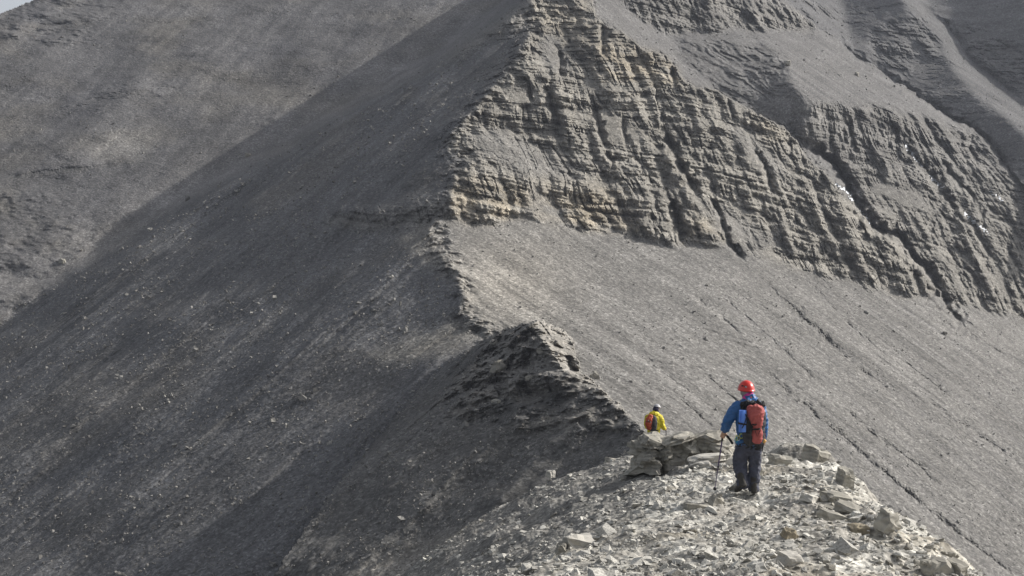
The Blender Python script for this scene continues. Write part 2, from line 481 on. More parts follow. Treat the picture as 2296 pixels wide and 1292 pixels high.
dz = np.zeros_like(D)
t1, i1 = terrace(6.5, 72, 0.66)
t2, i2 = terrace(1.7, 73, 0.55)
t3, i3 = terrace(0.65, 74, 0.5)
wob = 0.7 + 0.6 * noise(X / 9, Y / 9, Z / 9, 75)
dz += rockv * 2.7 * t1 * np.clip(wob * 1.9 - 0.75, 0.0, 1.35)
dz += rockv * 1.15 * t2 * np.clip(0.75 + 1.7 * noise(X / 5, Y / 5, Z / 5, 76), 0.0, 1.6)
dz += rockv * 0.8 * t3 * np.clip(0.8 + 1.0 * noise(X / 3, Y / 3, Z / 3, 77), 0.1, 1.5)
dz -= rockv * 0.35 * (hash1(i2, 78) - 0.5) * 2
q = 0.97 * X + 0.26 * Y                                              # along the cliff
wq = q + 0.9 * noise(X / 12, Y / 12, Z / 9, 79)
h = np.zeros_like(D)
h += rockv * 3.0 * (np.abs(noise(wq / 7.5, Z / 32, 0.3, 80)) - 0.3) + rockv * 1.15 * (np.abs(noise(wq / 3.1, Z / 13, i1 * 0.21, 180)) - 0.3)
h += rockv * 0.35 * fbm(wq / 1.6, Z / 6, i1 * 0.37, 3, 81)
h += rockv * 0.45 * fbm(X / 2.6, Y / 2.6, Z / 1.8, 4, 82, 0.66)
nq = noise(wq / 1.9, Z / 16, i1 * 0.77, 182)
h -= rockv * 0.8 * np.exp(-(nq / 0.05) ** 2) * sstep(-0.1, 0.3, noise(X / 6, Y / 6, Z / 3, 183))
# blocky fracture
blk = np.floor(wq / 1.1 + 0.7 * noise(X / 3, Y / 3, Z / 3, 83) + 7 * hash1(i2, 84))
h += rockv * 0.62 * (hash1(blk * 57 + i2 * 131, 85) - 0.5)
# debris on the slopes
scree = 1 - rock
h += scree * (0.17 * fbm(X / 9, Y / 9, Z / 9, 3, 86) + 0.045 * fbm(X / 1.3, Y / 1.3, Z / 1.3, 3, 87, 0.65))
# rills down the fall line of each slope
def rills(fx, fy, width, seed, stretch=22):
    c = -fy * X + fx * Y          # across
    l = fx * X + fy * Y           # along
    c = c + 0.9 * noise(l / 22, c / 18, 0, seed + 5)
    return noise(c / width, l / (width * stretch), 0, seed)
Rm = (1 - L1) * (1 - FLs) * (1 - KW) * scree
ca, sa = math.cos(R_(45)), -math.sin(R_(45))
r1 = rills(ca, sa, 2.6, 90); r2 = rills(ca, sa, 0.8, 91)
low = sstep(520, 760, V) * sstep(1150, 1500, U)
rbrk = sstep(-0.2, 0.5, noise(X / 14, Y / 14, Z / 30, 121))
h += Rm * (0.03 + 0.06 * low * rbrk) * (0.5 - np.abs(r1) * 2) + Rm * 0.04 * r2
Lm = np.clip(L1 + KW, 0, 1) * (1 - FLs) * scree
ca, sa = math.cos(R_(131)), -math.sin(R_(131))
h += Lm * 0.45 * rills(ca, sa, 3.5, 92, 9) + Lm * 0.14 * rills(ca, sa, 1.0, 93, 8) + Lm * 0.8 * rills(ca, sa, 11, 193, 4) + Lm * 0.8 * fbm(X / 20, Y / 20, Z / 20, 2, 293)
ca, sa = math.cos(R_(104)), -math.sin(R_(104))
Dm = FLs
h += Dm * 0.5 * rills(ca, sa, 9, 94, 5) + Dm * 0.16 * rills(ca, sa, 2.4, 95, 8)
dr = Dm * sstep(0.0, 0.5, fbm(X / 40, Y / 40, Z / 40, 2, 96) + 0.3) * (1 - sstep(350, 900, U - V * 1.2 + 400))
h += dr * 0.8 * fbm(X / 10, Y / 10, Z / 6, 4, 97, 0.6)
h += Dm * 0.5 * fbm(X / 16, Y / 16, Z / 16, 3, 297)
# dark flank rills on the spur behind
rl_c = (X * 0.85 + Y * 0.5) + 2.5 * fbm(X / 9, Y / 9, Z / 9, 3, 98)
h += (DF1 + DF2 * 0.5) * (1 - rock) * (0.55 * (0.4 - np.abs(noise(rl_c / 1.6, Z / 14, 0, 99)) * 2) * sstep(-0.5, 0.4, noise(X / 7, Y / 7, Z / 7, 122)) + 0.4 * fbm(X / 3, Y / 3, Z / 3, 3, 123))

# gullies and rills traced one by one: (points, half width px, depth m)
GUL = [
    ([(1499, 300), (1512, 345), (1527, 372), (1545, 405), (1560, 437)], 11, 5.0),
    ([(1500, 455), (1513, 470), (1522, 510), (1530, 545)], 10, 4.5),
    ([(1255, 112), (1257, 150), (1256, 172)], 7, 2.5),
    ([(1222, 178), (1232, 215), (1248, 262), (1262, 290)], 9, 3.2),
    ([(1328, 220), (1340, 265), (1350, 308), (1362, 345), (1378, 380)], 8, 3.0),
    ([(1485, 248), (1492, 290), (1500, 330)], 8, 3.0),
    ([(1506, 138), (1508, 160), (1512, 185)], 7, 3.0),
    ([(1353, 48), (1352, 85), (1354, 125)], 7, 3.0),
    ([(1175, 170), (1185, 195), (1195, 232)], 6, 2.0),
    ([(1460, 470), (1466, 500), (1470, 530)], 6, 2.0),
    ([(1390, 445), (1396, 470), (1402, 500)], 5, 1.5),
    ([(1395, 250), (1400, 300), (1425, 350), (1450, 400)], 6, 1.6),
    ([(1770, 318), (1830, 338), (1858, 352), (1888, 392), (1921, 457), (1959, 509), (2019, 528), (2042, 574), (2088, 610), (2099, 648), (2125, 692), (2179, 750)], 12, 5.5),
    ([(1590, 440), (1611, 476), (1632, 538), (1672, 590)], 8, 2.6),
    ([(1690, 330), (1720, 380), (1735, 440)], 8, 2.5),
    ([(2028, 320), (2042, 340), (2062, 365), (2106, 411), (2130, 455), (2151, 497)], 9, 3.0),
    ([(2110, 350), (2128, 385), (2180, 440), (2220, 525)], 8, 2.4),
    ([(1895, 265), (1912, 310), (1920, 345)], 7, 2.4),
    ([(2000, 270), (2010, 300), (2014, 330)], 7, 2.4),
    ([(2180, 300), (2175, 335), (2195, 365)], 7, 2.2),
    ([(1754, -10), (1827, 59), (1876, 87), (1921, 129), (1984, 167), (2040, 206), (2123, 258), (2193, 296), (2228, 331), (2263, 383), (2300, 420)], 9, 2.5),
    ([(2060, 5), (2085, 35), (2123, 56), (2148, 91), (2172, 129), (2228, 174), (2296, 230)], 8, 2.0),
    # rills in the scree
    ([(1672, 590), (1740, 655), (1800, 710), (1880, 780)], 4, 0.9),
    ([(1735, 652), (1790, 705), (1850, 760), (1890, 795), (1930, 830), (1990, 870)], 5, 1.3),
    ([(1708, 824), (1760, 872), (1800, 905), (1850, 950), (1905, 990), (1945, 1030), (1990, 1065), (2090, 1150), (2180, 1220), (2300, 1310)], 5, 1.3),
    ([(1850, 880), (1905, 925), (1960, 975), (2010, 1010), (2060, 1045), (2100, 1085)], 4, 0.9),
    ([(1560, 665), (1620, 715), (1665, 752)], 4, 0.8),
    ([(1600, 650), (1680, 715), (1760, 790), (1850, 870)], 3.5, 0.8),
    ([(1800, 620), (1850, 670), (1905, 730), (1990, 800)], 4, 0.9),
    ([(1520, 890), (1560, 925), (1600, 960)], 3.5, 0.7),
    ([(1570, 830), (1640, 890), (1700, 940)], 3, 0.6),
    ([(2020, 805), (2080, 850), (2130, 890)], 4, 0.8),
    ([(2080, 900), (2130, 940), (2180, 965)], 5, 0.8),
    ([(2150, 945), (2220, 990), (2296, 1050)], 5, 0.8),
    ([(1440, 790), (1500, 845), (1560, 890)], 3, 0.5),
    ([(2180, 750), (2235, 785), (2300, 826)], 4, 1.0),
    ([(1900, 1065), (1980, 1130), (2060, 1195), (2160, 1290)], 5, 1.0),
    ([(1620, 20), (1680, 80), (1740, 130), (1775, 175)], 3.5, 0.9),
    ([(1930, 5), (1990, 60), (2010, 70)], 4, 0.9),
    ([(24, 402), (60, 392), (104, 384), (160, 378), (216, 374), (289, 362)], 3.5, 0.75),
    ([(1700, 65), (1745, 110), (1775, 150), (1795, 175)], 3, 0.8),
]
GU = U + 4 * noise(U / 25, V / 25, 0, 100) + 2 * noise(U / 9, V / 9, 0, 101)
GV = V + 3 * noise(U / 25, V / 25, 0, 102)
for pts, wd, dep in GUL:
    x0 = min(p[0] for p in pts) - 50; x1 = max(p[0] for p in pts) + 50
    y0 = min(p[1] for p in pts) - 50; y1 = max(p[1] for p in pts) + 50
    j0, j1 = np.searchsorted(us, [x0, x1]); i0, i1_ = np.searchsorted(vs, [y0, y1])
    sl = (slice(i0, i1_), slice(j0, j1))
    dd, tt = line_dist(GU[sl], GV[sl], pts)
    amp = dep * np.minimum(1, np.minimum(tt, 1 - tt) * 6 + 0.15) * (0.8 + 0.5 * noise(U[sl] / 20, V[sl] / 20, 0, 103))
    wv_ = (wd if dep > 1.4 else wd * 1.7) * (0.75 + 0.7 * noise(U[sl] / 14, V[sl] / 14, 0, 124))
    if dep > 1.4:
        prof = np.maximum(0, 1 - dd / np.maximum(wv_ * 2.3, 3)) ** 1.3 * 0.75
    else:
        prof = np.exp(-(dd / np.maximum(wv_, 1.5)) ** 1.1) * 0.5 * sstep(-1.0, 0.3, noise(U[sl] / 38, V[sl] / 38, dep * 9.1, 125))
    h[sl] -= amp * prof * (1.0 if dep > 1.4 else (0.6 + 0.8 * np.abs(noise(U[sl] / 6, V[sl] / 6, 0, 126)))) * (1 - KW[sl])
# beds showing through the scree in the middle of the lit slope
BED = pmask([(1440, 780), (1520, 720), (1600, 690), (1700, 745), (1730, 800), (1640, 830), (1520, 840), (1450, 830)], 14)
tb = (sp * 1.0 + 0.25 * (X * 0.3)) / 0.75
h += BED * 0.16 * (1 - 2 * np.abs((tb - np.floor(tb)) - 0.5)) * sstep(-0.2, 0.4, noise(X / 4, Y / 4, Z / 4, 104))
CR, ct = line_dist(WU, WV, CREST[:-3])
crest_rough = np.exp(-(CR / 26) ** 2) * (1 - KW)
h += crest_rough * 0.8 * fbm(X / 2.6, Y / 2.6, Z / 2.6, 4, 105, 0.6)
KR, kt = line_dist(U, V, KC)
h += KW * np.exp(-(KR / 22) ** 2) * 0.45 * fbm(X / 1.6, Y / 1.6, Z / 1.6, 4, 106, 0.6)
h += KW * krough * (0.75 * fbm(X / 4, Y / 4, Z / 1.8, 4, 207, 0.62) + 0.5 * ridged(X / 5, Y / 5, Z / 2.2, 3, 208))
h += KW * (krock * 0.7 * fbm(X / 3, Y / 3, Z / 1.2, 4, 107, 0.6) + 0.25 * fbm(X / 5, Y / 5, Z / 3, 3, 108))
tk = (Z + 0.12 * X) / 0.9 + 0.4 * noise(X / 4, Y / 4, Z / 4, 109); tkf = tk - np.floor(tk)
h -= KW * krock * 0.5 * (sstep(0.5, 1, tkf) - tkf) * -1.0

D2 = D + dz - h / np.maximum(cosv, 0.38)
P = positions(D2).astype(np.float32)
X, Y, Z = P[..., 0], P[..., 1], P[..., 2]

# colour of the ground: geology, with some light and shade painted in
def mixc(c, m, col):
    c += m[..., None] * (np.array(col, np.float32) - c)
tint = np.empty((NY, NX, 3), np.float32); tint[:] = (0.168, 0.162, 0.152)
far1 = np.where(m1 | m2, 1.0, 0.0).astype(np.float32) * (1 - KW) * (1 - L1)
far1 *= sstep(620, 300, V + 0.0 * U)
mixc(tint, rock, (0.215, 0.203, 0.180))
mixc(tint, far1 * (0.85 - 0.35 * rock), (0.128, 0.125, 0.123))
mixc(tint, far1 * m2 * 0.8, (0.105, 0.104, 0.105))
och = (pmask([(1008, 395), (1150, 420), (1380, 430), (1420, 530), (1200, 525), (1010, 495)], 18) * 0.8
       + pmask([(1330, 85), (1440, 110), (1520, 150), (1540, 190), (1400, 190), (1330, 160)], 14) * 0.75
       + pmask([(1195, 0), (1320, 0), (1330, 90), (1200, 90)], 20) * 0.4
       + pmask([(1560, 470), (1640, 540), (1540, 540)], 10) * 0.5 + 0.4 * pmask([(1700, 250), (1770, 290), (1740, 330), (1690, 290)], 8)
       + pmask([(1560, 600), (1720, 620), (1700, 650), (1590, 640)], 8) * 0.6)
mixc(tint, np.clip(och * rock * sstep(-0.4, 0.4, noise(X / 5, Y / 5, Z / 2, 110) + 0.2), 0, 1), (0.29, 0.252, 0.192))
lay = hash1(i2, 111); lay3 = hash1(i3, 112)
tint *= (1 + rockv * (0.34 * (lay - 0.5) + 0.26 * (lay3 - 0.5)))[..., None]
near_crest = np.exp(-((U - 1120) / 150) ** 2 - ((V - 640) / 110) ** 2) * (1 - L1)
mixc(tint, np.clip(near_crest, 0, 1) * 0.85, (0.27, 0.252, 0.222))  # warm sunlit tone painted in beside the crest
mixc(tint, L1 * scree * 0.9, (0.103, 0.104, 0.108))  # shade of the left flank painted in: darker, cooler scree
mixc(tint, np.clip(SAD + SHO, 0, 1) * L1 * 0.8, (0.205, 0.195, 0.175))  # sunlight on the saddle and shoulder painted into the colour
mixc(tint, KW, (0.100, 0.098, 0.094))  # knoll darkened: the shade on its left face is painted in
mixc(tint, KW * krough * sstep(-0.2, 0.5, fbm(X / 4, Y / 4, Z / 2, 3, 209)) * 0.6, (0.22, 0.205, 0.18))
mixc(tint, KW * krock * 0.6, (0.20, 0.19, 0.175))
mixc(tint, KW * klit, (0.26, 0.245, 0.22))  # sunlit edge of the knoll painted paler
mixc(tint, KW * KBENCH, (0.215, 0.203, 0.183))
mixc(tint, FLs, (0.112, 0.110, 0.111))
mixc(tint, FLs * pmask([(1010, -20), (860, 110), (600, 268), (300, 440), (-120, 690), (-120, 900), (1150, 40), (1200, -40)], 22) * 0.9, (0.168, 0.163, 0.160))
brown = FLs * sstep(-0.1, 0.6, fbm(X / 30, Y / 30, Z / 18, 4, 113))
mixc(tint, brown * 0.5, (0.138, 0.128, 0.110))
mixc(tint, FLs * sstep(0.1, 0.7, fbm(X / 26, Y / 60, Z / 40, 3, 114)) * 0.5, (0.088, 0.088, 0.095))
ca_, sa_ = math.cos(R_(112)), -math.sin(R_(112))
d_str = 0.14 * rills(ca_, sa_, 12, 197, 3) + 0.16 * rills(ca_, sa_, 3.0, 198, 8) + 0.20 * fbm(X / 14, Y / 20, Z / 9, 4, 199)
tint *= (1 + FLs * d_str)[..., None]
mixc(tint, pmask([(190, 330), (260, 296), (350, 300), (330, 350), (200, 360)], 8) * 0.6, (0.26, 0.25, 0.235))
mixc(tint, pmask([(20, 394), (100, 378), (215, 370), (290, 360), (288, 366), (215, 378), (100, 390), (30, 406)], 2) * 0.6, (0.10, 0.098, 0.095))
ca, sa = math.cos(R_(45)), -math.sin(R_(45))
tint *= (1 + Rm * (0.26 * rills(ca, sa, 1.1, 190, 40) + 0.22 * rills(ca, sa, 3.5, 191, 25) + 0.10 * rills(ca, sa, 0.5, 192, 50)))[..., None]
ca, sa = math.cos(R_(131)), -math.sin(R_(131))
fl_a, fl_b, fl_c = rills(ca, sa, 9, 193, 4), rills(ca, sa, 2.8, 194, 10), rills(ca, sa, 0.9, 195, 16)
tint *= (1 + Lm * (0.28 * fl_a + 0.30 * fl_b + 0.24 * fl_c))[..., None]
mixc(tint, Lm * sstep(0.0, 0.6, fbm(X / 22, Y / 22, Z / 22, 3, 196)) * 0.35, (0.140, 0.130, 0.115))
bands = Rm * low * sstep(0.05, 0.5, r1) * 0.35
mixc(tint, bands, (0.165, 0.16, 0.155))
mixc(tint, Lm * sstep(0.1, 0.6, rills(math.cos(R_(141)), -math.sin(R_(141)), 6.0, 115, 7)) * 0.45, (0.12, 0.118, 0.115))
tint *= (1 + 0.20 * fbm(X / 6, Y / 6, Z / 6, 3, 116) + 0.22 * noise(X / 0.7, Y / 0.7, Z / 0.7, 117))[..., None]
tint = np.clip(tint, 0.03, 0.7)

# skyline in the top left corner
skyl = [(-140, 88), (-60, 56), (0, 30), (36, 15), (72, 0), (150, -42), (230, -90)]
sky_v = np.interp(U, [p[0] for p in skyl], [p[1] for p in skyl]) + 2.0 * noise(U / 10, 0, 0, 118)
keep = V > sky_v
f = grid_faces(NY, NX, keep)
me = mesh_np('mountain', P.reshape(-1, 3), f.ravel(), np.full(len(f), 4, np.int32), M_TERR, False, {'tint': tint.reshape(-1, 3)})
mountain = obj('mountain', me)
tag(mountain, 'grey layered mountain with cliffs and scree slopes rising behind the hikers', kind='structure')

# the slopes run on below and beside what the photograph shows
cu_ = np.concatenate([np.arange(-1400, us[0], 60), np.arange(us[0] + 3, us[-1] - 2, 24), np.arange(us[-1] - 2, 3300, 60)])
cv_ = np.concatenate([np.arange(420, vs[-1] - 4, 40), [vs[-1] - 4], np.arange(vs[-1] + 30, 2700, 60)])
GUx, GVx = np.meshgrid(cu_, cv_)
lD = blur(np.log(D2), 3)
jj = np.clip(((GUx - us[0]) / STEP), 2, NX - 3).astype(int); ii = np.clip(((GVx - vs[0]) / STEP), 2, NY - 3).astype(int)
gvb = np.clip((lD[NY - 8, :] - lD[NY - 108, :]) / (100 * STEP), -9e-4, -2e-4)
gub = np.where(GUx < CU, np.clip((lD[:, 90] - lD[:, 8]) / (82 * STEP), -6e-4, 6e-4)[ii], np.clip((lD[:, NX - 8] - lD[:, NX - 90]) / (82 * STEP), -6e-4, 6e-4)[ii])
lx = lD[ii, jj] + gvb[jj] * np.maximum(0, GVx - vs[-1]) + gub * (np.maximum(0, us[0] - GUx) * -1 + np.maximum(0, GUx - us[-1]))
Dx = np.exp(lx) * 1.0006
Px = np.stack([(GUx - CU) / FOC * Dx, Dx, (CV - GVx) / FOC * Dx], -1)
away = np.clip(np.maximum(np.maximum(us[0] - GUx, GUx - us[-1]), GVx - vs[-1]) / 150, 0, 1)
Px += (away * 0.5 * fbm(Px[..., 0] / 5, Px[..., 1] / 5, Px[..., 2] / 5, 3, 310))[..., None] * np.array([0, 0.5, 0.4])
outside = (GUx < us[0] + 4) | (GUx > us[-1] - 3) | (GVx > vs[-1] - 5)
fx = grid_faces(*GUx.shape)
fo = outside.ravel()[fx].all(1)
fx = fx[fo]
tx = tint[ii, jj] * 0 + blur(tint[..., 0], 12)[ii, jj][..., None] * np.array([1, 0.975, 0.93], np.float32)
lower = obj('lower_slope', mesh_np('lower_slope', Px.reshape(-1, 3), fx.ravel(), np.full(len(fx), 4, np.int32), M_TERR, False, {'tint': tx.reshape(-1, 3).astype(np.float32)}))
tag(lower, 'scree running on below and beside the mountain face', kind='structure')

def sample(u, v):
    j = np.clip((u - us[0]) / STEP, 0, NX - 2); i = np.clip((v - vs[0]) / STEP, 0, NY - 2)
    return P[np.round(i).astype(int), np.round(j).astype(int)]

# snow lying in the gullies
SNOW = [([(2032, 328), (2046, 345), (2058, 362), (2066, 372)], 9, 'streaky white snow patch high in the gully under the second cliff'),
        ([(2085, 395), (2100, 408), (2112, 418)], 9, 'broken snow patch below the streaky one on the right hand cliffs'),
        ([(1878, 415), (1890, 425), (1905, 438), (1912, 448)], 9, 'bright snow wedge at the mouth of the big dark gully'),
        ([(1928, 470), (1942, 486), (1955, 506)], 7, 'thin snow strip lower down in the big dark gully'),
        ([(2165, 480), (2185, 500), (2215, 522)], 8, 'speckled snow on the broken ledges near the right edge'),
        ([(2220, 430), (2236, 440), (2248, 452)], 6, 'small snow fleck on the right hand buttress')]
for pts, wd, lab in SNOW:
    x0 = min(p[0] for p in pts) - 25; x1 = max(p[0] for p in pts) + 25
    y0 = min(p[1] for p in pts) - 25; y1 = max(p[1] for p in pts) + 25
    j0, j1 = np.searchsorted(us, [x0, x1]); i0, i1_ = np.searchsorted(vs, [y0, y1])
    sl = (slice(i0, i1_), slice(j0, j1))
    dd, tt = line_dist(U[sl], V[sl], pts)
    k = (dd + 6 * noise(U[sl] / 6, V[sl] / 4, 0, 119) + 4 * noise(U[sl] / 3, V[sl] / 3, 0, 120)) < wd * 0.5 + 1.0 - 4.0 * np.abs(noise(U[sl] / 3.5, V[sl] / 3.5, 0, 127))
    Ps = P[sl] * 0.9992 + np.array([0, 0, 0.06], np.float32)
    fs = grid_faces(k.shape[0], k.shape[1], k)
    if len(fs) == 0: continue
    used, inv = np.unique(fs.ravel(), return_inverse=True)
    o = obj('snow_patch', mesh_np('snow_patch', Ps.reshape(-1, 3)[used], inv, np.full(len(fs), 4, np.int32), M_SNOW, True))
    tag(o, lab, kind='structure')

# ------------------------------------------------------------------ scattered stones (uncountable)
def scatter_nodes(name, mat, flat=0.45, jag=0.55):
    ng = bpy.data.node_groups.new(name, 'GeometryNodeTree')
    ng.interface.new_socket('Geometry', in_out='INPUT', socket_type='NodeSocketGeometry')
    ng.interface.new_socket('Geometry', in_out='OUTPUT', socket_type='NodeSocketGeometry')
    N = ng.nodes; L = ng.links
    gi = N.new('NodeGroupInput'); go = N.new('NodeGroupOutput')
    jn = N.new('GeometryNodeJoinGeometry')
    for k in range(7):
        if k < 4:
            c = N.new('GeometryNodeMeshCube'); c.inputs['Size'].default_value = (1, 0.5 + 0.14 * k, flat * (0.7 + 0.2 * k))
        else:
            c = N.new('GeometryNodeMeshCone'); c.inputs['Vertices'].default_value = 5 + (k % 2)
            c.inputs['Radius Top'].default_value = 0.42; c.inputs['Radius Bottom'].default_value = 0.6
            c.inputs['Depth'].default_value = flat * (0.8 + 0.25 * (k - 4))
        sp_ = N.new('GeometryNodeSetPosition')
        rv = N.new('FunctionNodeRandomValue'); rv.data_type = 'FLOAT_VECTOR'
        rv.inputs[0].default_value = (-jag * 0.5, -jag * 0.5, -jag * flat * 0.5); rv.inputs[1].default_value = (jag * 0.5, jag * 0.5, jag * flat * 0.5)
        rv.inputs['Seed'].default_value = 31 + k
        L.new(c.outputs['Mesh'], sp_.inputs['Geometry']); L.new(rv.outputs[0], sp_.inputs['Offset'])
        sm = N.new('GeometryNodeSetMaterial'); sm.inputs['Material'].default_value = mat
        L.new(sp_.outputs['Geometry'], sm.inputs['Geometry'])
        ss = N.new('GeometryNodeSetShadeSmooth'); ss.inputs['Shade Smooth'].default_value = False
        L.new(sm.outputs['Geometry'], ss.inputs['Geometry'])
        gti = N.new('GeometryNodeGeometryToInstance')
        L.new(ss.outputs['Geometry'], gti.inputs[0]); L.new(gti.outputs[0], jn.inputs[0])
    iop = N.new('GeometryNodeInstanceOnPoints'); iop.inputs['Pick Instance'].default_value = True
    ar = N.new('GeometryNodeInputNamedAttribute'); ar.data_type = 'FLOAT_VECTOR'; ar.inputs['Name'].default_value = 'rot'
    asz = N.new('GeometryNodeInputNamedAttribute'); asz.data_type = 'FLOAT'; asz.inputs['Name'].default_value = 'size'
    er = N.new('FunctionNodeEulerToRotation')
    ri = N.new('FunctionNodeRandomValue'); ri.data_type = 'INT'; ri.inputs[4].default_value = 0; ri.inputs[5].default_value = 6
    L.new(ri.outputs[2], iop.inputs['Instance Index'])
    L.new(ar.outputs[0], er.inputs[0]); L.new(er.outputs[0], iop.inputs['Rotation']); L.new(asz.outputs[0], iop.inputs['Scale'])
    L.new(gi.outputs[0], iop.inputs['Points']); L.new(jn.outputs[0], iop.inputs['Instance']); L.new(iop.outputs[0], go.inputs[0])
    return ng

def scatter(name, pts, rot, size, ng, label):
    me = bpy.data.meshes.new(name)
    me.vertices.add(len(pts)); me.vertices.foreach_set('co', pts.astype(np.float32).ravel())
    a = me.attributes.new('rot', 'FLOAT_VECTOR', 'POINT'); a.data.foreach_set('vector', rot.astype(np.float32).ravel())
    a = me.attributes.new('size', 'FLOAT', 'POINT'); a.data.foreach_set('value', size.astype(np.float32))
    o = obj(name, me)
    m = o.modifiers.new('scatter', 'NODES'); m.node_group = ng
    tag(o, label, kind='stuff')
    return o

nsc = 190000
ci = rng.integers(1, NY - 1, nsc); cj = rng.integers(1, NX - 1, nsc)
dens = (0.5 + 0.5 * L1 + 0.5 * KW + 0.25 * crest_rough * 2 + 0.5 * KW * KBENCH) * (1 - 0.75 * rock) * (1 - 0.55 * FLs)
dens *= np.clip(0.6 + 1.0 * fbm(X / 7, Y / 7, Z / 7, 2, 130) + Lm * (0.9 * fl_a + 0.8 * fl_b), 0.08, 1.7)
kk = (rng.random(nsc) < dens[ci, cj] * 0.75) & keep[ci, cj]
ci, cj = ci[kk], cj[kk]
pts = P[ci, cj] + rng.normal(0, 0.12, (len(ci), 3)).astype(np.float32)
dist = D2[ci, cj]
size = dist / 1400 * np.exp(rng.normal(-0.15, 0.55, len(ci))) * np.where(L1[ci, cj] + KW[ci, cj] > 0.5, 0.92, 0.62)
size = np.minimum(size, 1.3)
rot = np.stack([rng.normal(0, 0.5, len(ci)), rng.normal(0, 0.5, len(ci)), rng.random(len(ci)) * 6.28], 1)
rot[:, 1] += np.where(L1[ci, cj] + KW[ci, cj] > 0.5, -0.35, 0.35)
scatter('scree', pts, rot, size, scatter_nodes('scree_scatter', M_SCREE, 0.5), 'loose grey stones strewn over the mountain slopes')

# ------------------------------------------------------------------ the near ridge
CTRL = [  # photo pixel (u, v) and distance in metres of points on its surface
    (885, 1292, 33.0), (1000, 1292, 26.0), (1200, 1292, 14.8), (1500, 1292, 12.2), (1800, 1292, 12.2), (2000, 1292, 12.8), (2200, 1292, 14.2),
    (1100, 1150, 36.0), (1250, 1180, 25.5), (1450, 1180, 18.2), (1650, 1180, 18.0), (1850, 1180, 18.5), (2050, 1185, 20.0),
    (1000, 1215, 35.0), (1130, 1220, 26.5), (1300, 1230, 17.8), (1550, 1230, 14.9), (1800, 1230, 14.9), (2000, 1230, 15.8), (2130, 1235, 17.0),
    (1260, 1092, 37.5), (1400, 1100, 29.0), (1550, 1105, 23.0), (1690, 1104, 22.7), (1830, 1100, 23.8), (1962, 1112, 25.5),
    (1380, 1036, 39.0), (1455, 1055, 30.5), (1560, 1062, 27.0), (1700, 1060, 27.0), (1800, 1052, 28.5), (1905, 1065, 29.5),
    (1425, 1008, 40.0), (1480, 990, 41.5), (1560, 992, 40.0), (1640, 1012, 36.0), (1740, 1026, 33.5), (1830, 1014, 32.5), (1870, 1030, 31.5),
    (1725, 1040, 31.0), (1780, 1034, 31.0), (1650, 1036, 31.5), (1575, 1026, 32.5), (1500, 1024, 34.0), (1690, 1030, 33.0), (1620, 1022, 34.5), (1880, 1085, 26.5), (1760, 1078, 25.5), (1640, 1082, 24.8), (1840, 1045, 30.0)]
SIL = [(885, 1292, 33.0), (1000, 1215, 35.0), (1100, 1150, 36.0), (1260, 1092, 37.5), (1380, 1036, 39.0), (1480, 990, 41.5), (1560, 992, 40.0),
       (1640, 1012, 36.0), (1740, 1026, 33.5), (1830, 1014, 32.5), (1905, 1065, 29.5), (1962, 1112, 25.5), (2050, 1185, 20.0), (2130, 1235, 17.0), (2200, 1292, 14.2)]
cp = [tuple(at(*c)) for c in CTRL]
for u, v, d in SIL:
    p = at(u, v, d); b = (CV - v) / FOC; a = (u - CU) / FOC
    cp.append(tuple(p + Vector((a, 1, b - 0.10)) * 1.4))
    p1 = p + Vector((a, 1, b - 0.2)) * 4.0
    p2 = p1 + Vector((a, 1, b - 0.75)) * 8.0
    p3 = p2 + Vector((a, 1, b - 0.7)) * 14.0
    cp += [tuple(p1), tuple(p2), tuple(p3)]
cp += [(0, 0, -1.6), (-1.5, 2, -2.1), (2, 2, -1.7), (0.3, 6, -2.05), (2.4, 6, -2.0), (-1.4, 8, -2.85), (-2.6, 11, -3.9), (4.2, 7, -2.5), (5.5, 10, -3.3), (-3.5, 4, -3.8), (6, 3, -3.2), (-2.6, 20, -5.6), (-4, 20, -6.6), (-4.5, 28, -8.5), (-1.6, 17, -4.5), (-0.93, 17, -3.95), (-0.7, 14.5, -3.3), (-2.2, 24, -5.9), (-2.0, 14, -4.4)]
cp = np.array(cp)

def tps_kernel(r2):
    return np.sqrt(r2 + 0.08)
def tps_fit(p, lam=0.0):
    n = len(p); xy = p[:, :2]
    K = tps_kernel(((xy[:, None] - xy[None]) ** 2).sum(-1)) + lam * np.eye(n)
    Pm = np.concatenate([np.ones((n, 1)), xy], 1)
    Am = np.block([[K, Pm], [Pm.T, np.zeros((3, 3))]])
    return np.linalg.solve(Am, np.concatenate([p[:, 2], np.zeros(3)]))
TW = tps_fit(cp)
def hz0(x, y):
    x = np.asarray(x, float); y = np.asarray(y, float)
    o = TW[-3] + TW[-2] * x + TW[-1] * y
    for (px, py, _), wt in zip(cp, TW[:-3]):
        o = o + wt * tps_kernel((x - px) ** 2 + (y - py) ** 2)
    return o
def hz(x, y):
    z = hz0(x, y)
    # bedding ribs crossing the ridge on a slant, and lumpy rubble
    s = (0.55 * x - 0.30 * y) + 0.9 * fbm(x / 3.0, y / 3.0, 0, 2, 140)
    s = s / 0.85; fr = s - np.floor(s)
    am = sstep(-0.1, 0.5, noise(x / 2.4, y / 2.4, 3.3, 141) + 0.15)
    z = z + 0.13 * am * (sstep(0.62, 1.0, fr) - fr + 0.1)
    z = z + 0.10 * fbm(x / 1.1, y / 1.1, 0, 3, 142, 0.6) + 0.035 * fbm(x / 0.22, y / 0.22, 0, 3, 143, 0.6)
    return z

